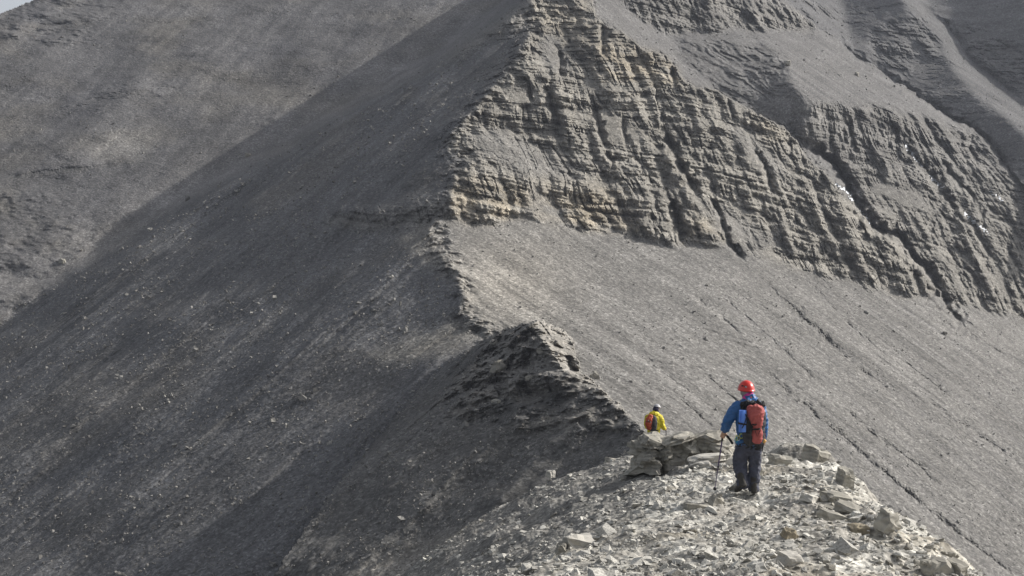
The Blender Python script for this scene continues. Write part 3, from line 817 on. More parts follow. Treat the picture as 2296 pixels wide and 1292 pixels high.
fu = np.arange(520, 2600, 2.4)
fd = [2.5]
while fd[-1] < 52:
    fd.append(fd[-1] + max(0.03, fd[-1] ** 2 / (FOC * (1.6 + 0.065 * fd[-1])) * 2.1))
fd = np.array(fd + [55, 59, 64])
FU, FD = np.meshgrid(fu, fd)
FX = (FU - CU) / FOC * FD
FZ = hz(FX, FD).astype(np.float32)
FXf, FYf = FX.astype(np.float32), FD.astype(np.float32)
gn = fbm(FXf / 0.9, FYf / 0.9, 0, 3, 144)
ft = np.empty(FX.shape + (3,), np.float32); ft[:] = (0.30, 0.285, 0.255)
mixc(ft, sstep(-0.1, 0.5, gn + 0.15) * 0.85, (0.55, 0.535, 0.485))
mixc(ft, sstep(0.15, 0.6, fbm(FXf / 1.6, FYf / 3.0, 0.5, 3, 145)) * 0.85, (0.14, 0.134, 0.122))
mixc(ft, sstep(0.25, 0.6, fbm(FXf / 2.2, FYf / 2.2, 0.9, 3, 146)) * 0.35, (0.30, 0.26, 0.19))
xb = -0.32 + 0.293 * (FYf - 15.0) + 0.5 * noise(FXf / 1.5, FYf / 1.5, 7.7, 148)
flank_shade = sstep(-0.3, 0.7, xb - FXf)                      # left flank: dark grit, darkened further to paint in its shade
mixc(ft, flank_shade * sstep(-0.5, 0.3, gn + 0.35) * 0.85, (0.165, 0.16, 0.15))
ft *= (1 + 0.25 * noise(FXf / 0.12, FYf / 0.12, 0, 147))[..., None]
ft = np.clip(ft, 0.04, 0.6)
f = grid_faces(*FX.shape)[:, ::-1]
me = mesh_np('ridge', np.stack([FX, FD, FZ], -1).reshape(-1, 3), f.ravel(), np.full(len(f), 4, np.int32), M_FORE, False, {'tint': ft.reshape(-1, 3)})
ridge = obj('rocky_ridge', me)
tag(ridge, 'pale rubble covered ridge crest that the hikers walk along', kind='structure')

_ds = np.concatenate([np.arange(8, 30, 0.03), np.arange(30, 60, 0.06)])
def hit(u, v):
    x = (u - CU) / FOC * _ds; z = (CV - v) / FOC * _ds
    g = hz(x, _ds)
    i = np.nonzero(g >= z)[0]
    i = i[0] if len(i) else len(_ds) - 1
    return Vector((x[i], _ds[i], g[i]))

# rubble on the ridge: uncountable flat shards
ngr = 120000
b_lo = np.searchsorted(fd, 8.0); b_hi = np.searchsorted(fd, 47.0)
ri_ = rng.integers(b_lo, b_hi, ngr); rj = rng.integers(0, len(fu), ngr)
gp = np.stack([FX[ri_, rj], FD[ri_, rj], FZ[ri_, rj]], -1)
gp[:, 0] += rng.normal(0, 0.02, ngr); gp[:, 1] += rng.normal(0, 0.06, ngr)
pr = np.clip(0.62 + 0.8 * fbm(gp[:, 0] / 1.3, gp[:, 1] / 2.0, 0, 2, 150) - 0.7 * sstep(0.15, 0.6, fbm(gp[:, 0] / 1.6, gp[:, 1] / 3.0, 0.5, 3, 145)), 0.08, 1)
pr *= 1 - 0.6 * flank_shade[ri_, rj]
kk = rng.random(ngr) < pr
gp = gp[kk]
gs = 0.0225 * np.exp(rng.normal(0, 0.65, len(gp))) * (0.6 + gp[:, 1] / 28)
gs = np.minimum(gs, 0.24)
grot = np.stack([rng.normal(0.0, 0.35, len(gp)), rng.normal(0.12, 0.35, len(gp)), rng.random(len(gp)) * 6.28], 1)
scatter('rubble', gp, grot, gs, scatter_nodes('rubble_scatter', M_SHARD, 0.3, 0.5), 'pale broken limestone shards covering the ridge crest')

# single stones
def rock_mesh(name, dims, cuts, seed, mat, layers=0, jag=0.06):
    r = random.Random(seed)
    bm = bmesh.new()
    bmesh.ops.create_cube(bm, size=1.0)
    for v in bm.verts:
        v.co.x *= dims[0] * r.uniform(0.8, 1.1); v.co.y *= dims[1] * r.uniform(0.8, 1.1); v.co.z *= dims[2] * r.uniform(0.85, 1.1)
    for _ in range(cuts):
        n = Vector((r.uniform(-1, 1), r.uniform(-1, 1), r.uniform(-0.6, 1.0)))
        n = Vector((n.x / dims[0], n.y / dims[1], n.z / dims[2])).normalized()
        ext = max(v.co.dot(n) for v in bm.verts)
        g = bmesh.ops.bisect_plane(bm, geom=bm.verts[:] + bm.edges[:] + bm.faces[:], plane_co=n * ext * r.uniform(0.62, 0.9), plane_no=n, clear_outer=True)
        ed = [e for e in g['geom_cut'] if isinstance(e, bmesh.types.BMEdge)]
        if len(ed) >= 3:
            bmesh.ops.contextual_create(bm, geom=ed)
    if layers:
        bmesh.ops.triangulate(bm, faces=bm.faces[:])
        bmesh.ops.subdivide_edges(bm, edges=bm.edges[:], cuts=layers, use_grid_fill=True)
        for v in bm.verts:
            k = math.floor(v.co.z / (dims[2] * 0.17) + 0.4 * math.sin(v.co.x * 3 / dims[0] + seed))
            q_ = (math.sin(k * 12.9898 + seed * 7.1) * 43758.5453) % 1.0 - 0.5
            v.co.x *= 1 + q_ * jag * 0.8; v.co.y *= 1 + q_ * jag * 0.8
            n3 = fbm(v.co.x * 3 / dims[0] + seed, v.co.y * 3 / dims[1], v.co.z * 3 / dims[2], 3, seed)
            v.co += v.co.normalized() * float(n3) * jag * min(dims) * 2.0
    bmesh.ops.recalc_face_normals(bm, faces=bm.faces[:])
    me = bpy.data.meshes.new(name); bm.to_mesh(me); bm.free()
    me.materials.append(mat)
    return me

M_BLOCK = stone_mat('weathered_limestone', (0.26, 0.245, 0.21), (0.40, 0.38, 0.33), 3.0, 0.02, (0.15, 0.143, 0.128))
VAR = []
for k in range(16):
    fl = random.choice([0.25, 0.3, 0.4, 0.55, 0.7])
    VAR.append(rock_mesh('stone', (1.0, random.uniform(0.55, 0.9), fl), 4 + k % 4, 200 + k, M_SHARD if k % 3 else M_BLOCK))
cnt = 0
tries = 0
while cnt < 285 and tries < 3000:
    tries += 1
    # more of them on the jumbled right shoulder
    if random.random() < 0.5:
        u, v = random.uniform(1690, 2150), random.uniform(1012, 1290)
    else:
        u, v = random.uniform(900, 2150), random.uniform(1000, 1290)
    if v < np.interp(u, [885, 1000, 1100, 1260, 1380, 1480, 1560, 1640, 1740, 1830, 1905, 1962, 2050, 2130, 2200],
                     [1292, 1215, 1150, 1092, 1036, 990, 992, 1012, 1026, 1014, 1065, 1112, 1185, 1235, 1292]) + 4: continue
    if 1610 < u < 1740 and v < 1160: continue
    p = hit(u, v)
    if p.y > 45: continue
    px = 7 + 9 * random.random() ** 2.2 * (1.5 if u > 1700 else 1.0)
    sz = px / FOC * p.y * 1.15
    o = obj('stone', VAR[random.randrange(16)], ridge)
    o.location = p + Vector((0, 0, sz * 0.06))
    o.rotation_euler = (random.gauss(0, 0.3), random.gauss(0.15, 0.35), random.uniform(0, 6.28))
    o.scale = (sz, sz, sz)
    cnt += 1

# the larger rocks one can point to
def big_rock(u, v, dims, label, seed, rot=(0, 0, 0), cat='rock', name='boulder', mat=None, sink=0.3, cuts=7, layers=2, jag=0.06, d=None):
    p = hit(u, v) if d is None else at(u, v, d)
    k_ = 0.85 if cuts == 7 else 1.0
    dims = tuple(x_ * k_ for x_ in dims); jag = max(jag, 0.09)
    o = obj(name, rock_mesh(name, dims, cuts, seed, mat or M_BLOCK, layers, jag))
    o.location = p + Vector((0, 0, dims[2] * (0.5 - sink)))
    o.rotation_euler = rot
    tag(o, label, cat)
    return o
M_PALE = stone_mat('pale_limestone', (0.42, 0.40, 0.36), (0.50, 0.48, 0.43), 2.6, 0.015, (0.27, 0.26, 0.24))
M_OCHRE = stone_mat('ochre_limestone', (0.28, 0.24, 0.17), (0.33, 0.28, 0.20), 3.0, 0.015, (0.15, 0.135, 0.11))
big_rock(1290, 1232, (0.40, 0.36, 0.26), 'pale pyramid shaped boulder alone on the left of the near crest', 301, (0.1, 0.1, 0.4), mat=M_PALE, cuts=9)
big_rock(1258, 1240, (0.13, 0.2, 0.2), 'dark wedge of rock leaning on the pale pyramid boulder', 302, (0.1, 0.2, 0.1))
big_rock(1235, 1066, (0.2, 0.2, 0.2), 'small pale block poking up from the left skyline of the ridge', 303, (0.1, 0, 0.7), mat=M_PALE, d=33.2)
big_rock(1370, 1040, (0.34, 0.3, 0.26), 'tan block sticking out of the ridge edge below the yellow jacket', 304, (0.1, 0.2, 0.4), d=37.4)
big_rock(1466, 996, (0.86, 0.7, 0.62), 'rounded grey boulder in front of the hiker in yellow', 305, (0.05, 0.12, 0.3), d=41.5, cuts=10, sink=0.45)
big_rock(1432, 1008, (0.5, 0.5, 0.4), 'low cracked grey rock left of the rounded boulder', 306, (0.1, -0.2, 0.9), d=40.6, sink=0.45)
big_rock(1770, 1205, (0.17, 0.15, 0.17), 'small brown cube shaped rock on the scree right of the crest', 307, (0.1, 0.2, 0.5), mat=M_OCHRE)
big_rock(1692, 1062, (0.36, 0.26, 0.42), 'upright grey slab just right of the standing hiker legs', 308, (0.2, -0.35, 0.4))
big_rock(1750, 1042, (0.46, 0.4, 0.36), 'dark overhanging block behind the hiker on the right shoulder', 309, (0.1, 0.25, 0.2))
big_rock(1830, 1034, (0.52, 0.42, 0.42), 'rugged rock crowning the right shoulder of the ridge', 310, (0.1, 0.2, 0.8), cuts=9)
big_rock(1893, 1090, (0.3, 0.3, 0.5), 'tall narrow rock on the right skyline of the ridge', 311, (0.2, 0.1, 0.5))
big_rock(1875, 1125, (0.42, 0.34, 0.2), 'flat topped stacked block below the tall narrow rock', 312, (0.0, 0.1, 0.2))
big_rock(1815, 1122, (0.34, 0.26, 0.13), 'flat pale slab in the middle of the right shoulder', 313, (0.1, 0.2, 0.9), mat=M_PALE)
big_rock(1905, 1150, (0.5, 0.34, 0.16), 'long grey slab lying across the right shoulder', 314, (0.15, 0.3, -0.3))
big_rock(1865, 1168, (0.46, 0.36, 0.2), 'wide grey block under the long slab', 315, (0.1, 0.3, 0.3))
big_rock(1925, 1195, (0.3, 0.24, 0.14), 'low brown edged block at the foot of the grey blocks', 316, (0.1, 0.1, 0.1), mat=M_OCHRE)
big_rock(1990, 1185, (0.3, 0.26, 0.3), 'broken leaning rock near the right skyline', 317, (0.3, 0.3, 0.9))
big_rock(2100, 1280, (0.36, 0.24, 0.2), 'dark shadowed rock at the bottom right of the ridge', 318, (0.2, 0.2, 0.4))
big_rock(2140, 1286, (0.24, 0.22, 0.22), 'tilted triangular grey rock at the far bottom right', 319, (0.4, 0.2, 0.9))
big_rock(1780, 1262, (0.28, 0.22, 0.12), 'bright cracked slab at the bottom of the near crest', 320, (0.1, 0.1, 0.4), mat=M_PALE)
big_rock(1560, 1140, (0.5, 0.4, 0.2), 'half buried grey hump left of the hiker feet', 321, (0.0, 0.1, 0.2), sink=0.6)
big_rock(1605, 1128, (0.24, 0.2, 0.2), 'small grey rock between the pole tip and the buried hump', 322, (0.1, 0.3, 0.6))

# bedded outcrop left of the hiker: slabs stacked on one another
def outcrop(u, v, d, width, rows, label, seed, tilt=(0.0, -0.08), mat=None):
    r = random.Random(seed)
    p = hit(u, v)
    root = empty('rock_outcrop', p)
    tag(root, label, 'outcrop')
    z = -0.12
    for k, th in enumerate(rows):
        x = -width / 2 + r.uniform(-0.15, 0.15)
        while x < width / 2 - 0.15:
            wd = r.uniform(0.4, 0.95)
            s = obj('slab', rock_mesh('slab', (wd, r.uniform(0.7, 1.2), th * 1.4), 14, r.randrange(9999), mat or M_BLOCK, 3, 0.17), root)
            s.location = (x + wd / 2, r.uniform(-0.08, 0.12) + 0.10 * k + 0.3, z + th / 2 + (x + wd / 2) * math.tan(-tilt[1]) * 0.5)
            s.rotation_euler = (r.gauss(0.05, 0.1), tilt[1] + r.gauss(0, 0.1), r.gauss(0, 0.3))
            x += wd * 0.94
        z += th
    return root
outcrop(1505, 1050, 37.2, 1.6, [0.3, 0.3, 0.16], 'bedded limestone outcrop with a shaded face below the hiker in yellow', 401)
outcrop(1590, 1040, 36.4, 0.9, [0.13, 0.1], 'low bright slab ledge between the outcrop and the standing hiker', 402, mat=M_PALE)
outcrop(1560, 1010, 39.6, 1.0, [0.14, 0.16], 'stepped pale beds at the top of the ridge left of the standing hiker', 403, mat=M_PALE)

# lone boulders on the far slopes
FAR = [(557, 350, 1.3, 0.8, 'pale oblong boulder at the edge of the shadow high on the left slope'),
       (140, 588, 1.4, 0.8, 'pale flat boulder on the lit slope at the far left'),
       (182, 562, 0.8, 0.5, 'small pale boulder above the flat one at the far left'),
       (582, 1033, 0.34, 0.4, 'tiny bright white stone low on the dark slope'),
       (1764, 146, 1.5, 1.0, 'pale boulder on the smooth slope under the upper ledge'),
       (1922, 170, 1.3, 1.0, 'dark boulder alone on the smooth upper right slope'),
       (1333, 848, 1.05, 1.1, 'square rock standing on the knoll crest above the yellow jacket'),
       (1190, 852, 0.9, 0.7, 'pale squarish rock set in the shaded flank of the knoll'),
       (1112, 902, 0.8, 0.6, 'pale wedge rock low on the shaded flank of the knoll'),
       (1120, 830, 1.6, 0.9, 'large ledge block in the shaded face of the knoll'),
       (1215, 790, 1.0, 0.7, 'cracked block near the top of the knoll'),
       (1108, 770, 0.9, 0.7, 'dark outlying block at the left tip of the knoll'),
       (1585, 640, 0.5, 0.6, 'single stone on the scree below the ochre cliff'),
       (2118, 748, 1.0, 0.7, 'lone grey boulder on the scree under the right hand cliffs')]
for k, (u, v, s_, hh, lab) in enumerate(FAR):
    pt = sample(np.array([u]), np.array([v]))[0]
    o = obj('boulder', rock_mesh('boulder', (s_, s_ * 0.7, s_ * hh * 0.8), 12, 500 + k, M_PALE if 'white' in lab else M_BLOCK, 2, 0.10))
    o.location = Vector(pt) + Vector((0, -0.1, s_ * hh * 0.2)); o.rotation_euler = (random.gauss(0, 0.15), random.gauss(0, 0.2), random.uniform(0, 3))
    tag(o, lab, 'boulder')

# ------------------------------------------------------------------ people
def tube_bm(bm, rings, seg=20):
    """rings: (centre, rx, ry, axis) - closed lofted tube with rounded ends"""
    loops = []
    n = len(rings)
    ax = []
    for i in range(n):
        a_ = Vector(rings[max(i - 1, 0)][0]); b_ = Vector(rings[min(i + 1, n - 1)][0])
        ax.append((b_ - a_).normalized())
    ref = Vector((1, 0, 0)) if abs(ax[0].x) < 0.8 else Vector((0, 1, 0))
    def ring(c, rx, ry, d):
        x_ = (ref - d * ref.dot(d)).normalized(); y_ = d.cross(x_)
        return [bm.verts.new(c + x_ * (rx * math.cos(t)) + y_ * (ry * math.sin(t))) for t in (2 * math.pi * k / seg for k in range(seg))]
    c0, r0x, r0y = Vector(rings[0][0]), rings[0][1], rings[0][2]
    c1, r1x, r1y = Vector(rings[-1][0]), rings[-1][1], rings[-1][2]
    cap0 = min(r0x, r0y); cap1 = min(r1x, r1y)
    for t in (0.95, 0.75, 0.4):
        loops.append(ring(c0 - ax[0] * cap0 * t, r0x * math.sqrt(1 - t * t), r0y * math.sqrt(1 - t * t), ax[0]))
    for i in range(n):
        loops.append(ring(Vector(rings[i][0]), rings[i][1], rings[i][2], ax[i]))
    for t in (0.4, 0.75, 0.95):
        loops.append(ring(c1 + ax[-1] * cap1 * t, r1x * math.sqrt(1 - t * t), r1y * math.sqrt(1 - t * t), ax[-1]))
    for a_, b_ in zip(loops[:-1], loops[1:]):
        for k in range(seg):
            bm.faces.new((a_[k], a_[(k + 1) % seg], b_[(k + 1) % seg], b_[k]))
    bm.faces.new(loops[0][::-1]); bm.faces.new(loops[-1])

def ball_bm(bm, c, r, seg=20):
    m = Matrix.Translation(Vector(c)) @ Matrix.Diagonal((*r, 1))
    bmesh.ops.create_uvsphere(bm, u_segments=seg, v_segments=seg // 2 + 2, radius=1.0, matrix=m)

def limb(bm, pts, seg=16):
    """tapered round limb through (point, radius) joints"""
    rr = []
    for i in range(len(pts) - 1):
        p0, r0 = Vector(pts[i][0]), pts[i][1]; p1, r1 = Vector(pts[i + 1][0]), pts[i + 1][1]
        for t in (0.0, 0.35, 0.7) if i < len(pts) - 2 else (0.0, 0.33, 0.66, 1.0):
            q_ = p0.lerp(p1, t); r_ = r0 + (r1 - r0) * t
            rr.append((q_, r_, r_))
    tube_bm(bm, rr, seg)

def grow(name, build, mat, parent, voxel=0.012, smooth=6, wrinkle=0.0, wscale=9, seed=0, shade=True):
    """one continuous surface: overlapping volumes fused by a voxel remesh, then relaxed"""
    bm = bmesh.new(); build(bm)
    bmesh.ops.recalc_face_normals(bm, faces=bm.faces[:])
    me = bpy.data.meshes.new(name); bm.to_mesh(me); bm.free()
    tmp = bpy.data.objects.new('tmp', me); COL.objects.link(tmp)
    m = tmp.modifiers.new('r', 'REMESH'); m.mode = 'VOXEL'; m.voxel_size = voxel
    m2 = tmp.modifiers.new('s', 'SMOOTH'); m2.iterations = smooth; m2.factor = 0.5
    dg = bpy.context.evaluated_depsgraph_get(); dg.update()
    out = bpy.data.meshes.new_from_object(tmp.evaluated_get(dg))
    bpy.data.objects.remove(tmp); bpy.data.meshes.remove(me)
    out.name = name
    nv = len(out.vertices)
    if wrinkle:
        co = np.empty(nv * 3, np.float32); out.vertices.foreach_get('co', co); co = co.reshape(-1, 3)
        no = np.empty(nv * 3, np.float32); out.vertices.foreach_get('normal', no); no = no.reshape(-1, 3)
        x, y, z = co.T * wscale
        wr = ridged(x + 0.5 * z, y, z * 1.5 - 0.6 * x, 3, seed) * wrinkle
        out.vertices.foreach_set('co', (co + no * wr[:, None]).ravel())
    out.polygons.foreach_set('use_smooth', np.full(len(out.polygons), shade))
    out.materials.clear(); out.materials.append(mat)
    out.update()
    return obj(name, out, parent)

def plain(name, build, mat, parent, smooth=True, bevel=0.0):
    bm = bmesh.new(); build(bm)
    if bevel:
        bmesh.ops.bevel(bm, geom=bm.edges[:], offset=bevel, segments=2, affect='EDGES')
    bmesh.ops.recalc_face_normals(bm, faces=bm.faces[:])
    me = bpy.data.meshes.new(name); bm.to_mesh(me); bm.free()
    me.polygons.foreach_set('use_smooth', np.full(len(me.polygons), smooth))
    me.materials.append(mat)
    return obj(name, me, parent)

def strap_bm(bm, pts, wid, thick, side=(1, 0, 0)):
    """flat webbing along a path"""
    prev = None
    n = len(pts)
    for i in range(n):
        p = Vector(pts[i]); d = (Vector(pts[min(i + 1, n - 1)]) - Vector(pts[max(i - 1, 0)])).normalized()
        s = Vector(side); s = (s - d * s.dot(d)).normalized(); t = d.cross(s)
        cur = [bm.verts.new(p + s * wid / 2 * a_ + t * thick / 2 * b_) for a_, b_ in ((1, 1), (-1, 1), (-1, -1), (1, -1))]
        if prev:
            for k in range(4): bm.faces.new((prev[k], prev[(k + 1) % 4], cur[(k + 1) % 4], cur[k]))
        else: bm.faces.new(cur[::-1])
        prev = cur
    bm.faces.new(prev)

def hand(bm, wrist, palm_dir, finger_dir, thumb_dir, size=0.085):
    """a palm with four unequal fingers bent round a grip and a thumb from its side"""
    w0 = Vector(wrist); pd = Vector(palm_dir).normalized(); fd_ = Vector(finger_dir).normalized(); td = Vector(thumb_dir).normalized()
    across = pd.cross(fd_).normalized()
    palm = w0 + pd * size
    tube_bm(bm, [(w0, 0.028, 0.022), (w0 + pd * size * 0.5, 0.04, 0.02), (palm, 0.042, 0.018)], 12)
    for k, ln in enumerate((0.062, 0.07, 0.066, 0.052)):
        b0 = palm + across * (0.03 - 0.02 * k) - pd * 0.006
        b1 = b0 + pd * ln * 0.42
        b2 = b1 + (fd_ * 0.9 + pd * 0.2).normalized() * ln * 0.38
        b3 = b2 + (fd_ * 0.6 - pd * 0.8).normalized() * ln * 0.3
        limb(bm, [(b0, 0.0095), (b1, 0.009), (b2, 0.008), (b3, 0.007)], 8)
    t0 = w0 + pd * size * 0.35 + across * 0.03
    limb(bm, [(t0, 0.013), (t0 + (across + pd * 0.6).normalized() * 0.035, 0.011), (t0 + (across + pd * 0.6).normalized() * 0.035 + (fd_ + pd * 0.4).normalized() * 0.032, 0.009)], 8)

def head(bm, c, yaw, s=1.0, pitch=0.0):
    rot = Matrix.Rotation(yaw, 3, 'Z') @ Matrix.Rotation(pitch, 3, 'X')
    c = Vector(c)
    def P_(x, y, z): return c + rot @ (Vector((x, y, z)) * s)
    tmp = bmesh.new()
    ball_bm(tmp, (0, 0.0, 0.03), (0.076, 0.095, 0.095))
    ball_bm(tmp, (0, 0.03, -0.045), (0.056, 0.062, 0.07))
    ball_bm(tmp, (0, 0.072, -0.085), (0.026, 0.024, 0.022))          # chin
    tube_bm(tmp, [((0, 0.092, 0.02), 0.008, 0.01), ((0, 0.108, -0.02), 0.014, 0.014)], 8)   # nose
    for sx in (-1, 1):
        ball_bm(tmp, (sx * 0.079, -0.005, -0.012), (0.012, 0.02, 0.033), 10)                # ears
        ball_bm(tmp, (sx * 0.036, 0.08, -0.018), (0.022, 0.016, 0.016), 10)                 # cheeks
        ball_bm(tmp, (sx * 0.032, 0.083, 0.03), (0.024, 0.012, 0.008), 10)                  # brows
        ball_bm(tmp, (sx * 0.031, 0.080, 0.012), (0.012, 0.011, 0.010), 10)                 # eyes
    tube_bm(tmp, [((-0.022, 0.088, -0.055), 0.006, 0.006), ((0.022, 0.088, -0.055), 0.006, 0.006)], 8)  # mouth
    for v in tmp.verts: v.co = P_(*v.co)
    me = bpy.data.meshes.new('t'); tmp.to_mesh(me); tmp.free(); bm.from_mesh(me); bpy.data.meshes.remove(me)

C_SKIN = cloth_mat('skin', (0.50, 0.31, 0.22), 0.55, 0.12, 20, 0.001)
C_JACKET = cloth_mat('blue_shell', (0.030, 0.115, 0.30), 0.5, 0.2, 9, 0.006, 0.4)
C_PANTS = cloth_mat('charcoal_pants', (0.060, 0.064, 0.088), 0.75, 0.2, 10, 0.006)
C_RED = cloth_mat('helmet_red', (0.62, 0.035, 0.025), 0.32, 0.08, 4, 0.0005, 0.5)
C_BLACK = cloth_mat('black_webbing', (0.02, 0.02, 0.022), 0.7, 0.3, 30, 0.001)
C_DARK = cloth_mat('dark_pack_fabric', (0.045, 0.045, 0.048), 0.75, 0.3, 14, 0.005)
C_BRICK = cloth_mat('faded_red_fabric', (0.40, 0.098, 0.09), 0.75, 0.18, 7, 0.008)
C_MAT = cloth_mat('blue_foam', (0.13, 0.27, 0.74), 0.85, 0.1, 12, 0.003)
C_BOOT = cloth_mat('boot_leather', (0.045, 0.042, 0.038), 0.8, 0.3, 25, 0.003)
C_PURP = cloth_mat('purple_pole', (0.06, 0.035, 0.13), 0.35, 0.2, 30, 0.0, 0.5)
C_STEEL = cloth_mat('brushed_metal', (0.55, 0.56, 0.58), 0.35, 0.1, 30, 0.0, 0.5, metal=0.9)
C_PINK = cloth_mat('pink_scarf', (0.62, 0.07, 0.30), 0.8, 0.3, 18, 0.004)
C_ORANGE = cloth_mat('orange_trim', (0.75, 0.20, 0.05), 0.7, 0.2, 18, 0.003)
C_GREYH = cloth_mat('grey_hair', (0.32, 0.28, 0.29), 0.8, 0.3, 60, 0.004)
C_GREEN = cloth_mat('lime_gear', (0.55, 0.65, 0.06), 0.5, 0.2, 18, 0.0)
C_TEALP = cloth_mat('teal_gear', (0.05, 0.35, 0.45), 0.5, 0.2, 18, 0.0)
C_AMBER = cloth_mat('amber_glove', (0.62, 0.36, 0.10), 0.7, 0.2, 18, 0.002)
C_YELLOW = cloth_mat('yellow_shell', (0.62, 0.52, 0.03), 0.6, 0.15, 9, 0.006)
C_ORED = cloth_mat('rust_pack', (0.42, 0.075, 0.035), 0.6, 0.18, 8, 0.006)
C_WHITE = cloth_mat('white_shell', (0.36, 0.355, 0.37), 0.45, 0.06, 6, 0.001)
C_NAVY = cloth_mat('navy_hood', (0.03, 0.028, 0.055), 0.8, 0.3, 18, 0.003)
C_LENS = cloth_mat('glassy_dark', (0.015, 0.015, 0.018), 0.2, 0.1, 10, 0.0)

# ---- the hiker in blue
foot = hit(1690, 1104)
S = foot.y / FOC
H1 = empty('person', Vector(at(1685, 1104, foot.y)))
H1.location.z = foot.z + 0.0
tag(H1, 'hiker in a blue jacket and red helmet walking away with poles', 'person')
def q(u, v, y=0.0):
    return at(u, v, foot.y + y) - at(1685, 1104, foot.y)
HEADC = q(1673, 879, 0.06)
LW, RW = q(1624, 967, 0.16), q(1711, 984, 0.24)
def body1(bm):
    head(bm, HEADC, 0.30, 1.0, -0.12)
    limb(bm, [(q(1683, 908, 0.0), 0.06), (q(1676, 888, 0.03), 0.054)])
    tube_bm(bm, [(q(1684, 1000), 0.15, 0.10), (q(1684, 960), 0.14, 0.095), (q(1684, 930), 0.17, 0.105), (q(1684, 912), 0.15, 0.09)])
    limb(bm, [(q(1653, 914), 0.055), (q(1634, 941, 0.02), 0.04), (LW, 0.028)])
    limb(bm, [(q(1704, 914), 0.055), (q(1711, 948, 0.05), 0.04), (RW, 0.028)])
    limb(bm, [(q(1669, 1000), 0.08), (q(1662, 1045, 0.04), 0.055), (q(1666, 1090, -0.06), 0.04)])
    limb(bm, [(q(1695, 1000), 0.08), (q(1692, 1047, 0.03), 0.055), (q(1691, 1094, -0.02), 0.042)])
    hand(bm, LW, (-0.25, 0.25, -0.95), (0.2, 0.95, 0.1), (1, 0, 0))
    hand(bm, RW, (0.0, 0.35, -0.9), (-0.2, 0.9, 0.1), (-1, 0, 0))
grow('body', body1, C_SKIN, H1, 0.009, 3)
def jacket1(bm):
    tube_bm(bm, [(q(1681, 992), 0.205, 0.145), (q(1682, 972), 0.195, 0.14), (q(1683, 945), 0.215, 0.15), (q(1683, 922), 0.228, 0.145), (q(1682, 908), 0.195, 0.12), (q(1681, 901), 0.13, 0.10)], 28)
    limb(bm, [(q(1655, 913), 0.088), (q(1642, 928, 0.0), 0.083), (q(1633, 942, 0.02), 0.074), (q(1628, 955, 0.09), 0.066), (q(1625, 964, 0.14), 0.058)])
    limb(bm, [(q(1703, 914), 0.086), (q(1708, 930, 0.02), 0.080), (q(1711, 948, 0.05), 0.072), (q(1711, 966, 0.14), 0.062), (q(1711, 979, 0.22), 0.056)])
    tube_bm(bm, [(q(1682, 906, -0.01), 0.105, 0.10), (q(1681, 895, 0.0), 0.095, 0.09)], 20)
    ball_bm(bm, q(1684, 905, -0.10), (0.13, 0.075, 0.075))
grow('jacket', jacket1, C_JACKET, H1, 0.012, 5, 0.020, 8, 31)
def pants1(bm):
    tube_bm(bm, [(q(1679, 1001), 0.19, 0.135), (q(1680, 990), 0.19, 0.13), (q(1681, 975), 0.18, 0.13)], 24)
    limb(bm, [(q(1667, 1004), 0.112), (q(1660, 1024, 0.03), 0.104), (q(1659, 1046, 0.05), 0.098), (q(1663, 1066, 0.0), 0.092), (q(1666, 1086, -0.06), 0.082)])
    limb(bm, [(q(1692, 1004), 0.108), (q(1692, 1026, 0.02), 0.092), (q(1692, 1048, 0.03), 0.084), (q(1691, 1070, 0.0), 0.082), (q(1690, 1094, -0.02), 0.080)])
grow('trousers', pants1, C_PANTS, H1, 0.012, 4, 0.022, 8, 41)
def boot(bm, c, yaw, pitch):
    rot = Matrix.Rotation(yaw, 3, 'Z') @ Matrix.Rotation(pitch, 3, 'X')
    tmp = bmesh.new()
    tube_bm(tmp, [((0, -0.06, 0.045), 0.052, 0.042), ((0, 0.03, 0.045), 0.054, 0.042), ((0, 0.14, 0.035), 0.056, 0.032), ((0, 0.19, 0.03), 0.04, 0.026)])
    tube_bm(tmp, [((0, -0.045, 0.05), 0.054, 0.06), ((0, -0.035, 0.13), 0.052, 0.058), ((0, -0.03, 0.19), 0.056, 0.062)])
    tube_bm(tmp, [((0, -0.09, 0.012), 0.05, 0.014), ((0, 0.05, 0.012), 0.052, 0.014), ((0, 0.2, 0.012), 0.042, 0.014)])
    for v in tmp.verts: v.co = Vector(c) + rot @ v.co
    me = bpy.data.meshes.new('t'); tmp.to_mesh(me); tmp.free(); bm.from_mesh(me); bpy.data.meshes.remove(me)
grow('boot', lambda bm: boot(bm, q(1664, 1104, -0.10) + Vector((0, 0, 0.06)), 0.30, -0.45), C_BOOT, H1, 0.011, 2)
grow('boot', lambda bm: boot(bm, q(1690, 1104, -0.01), -0.10, 0.0), C_BOOT, H1, 0.011, 2)
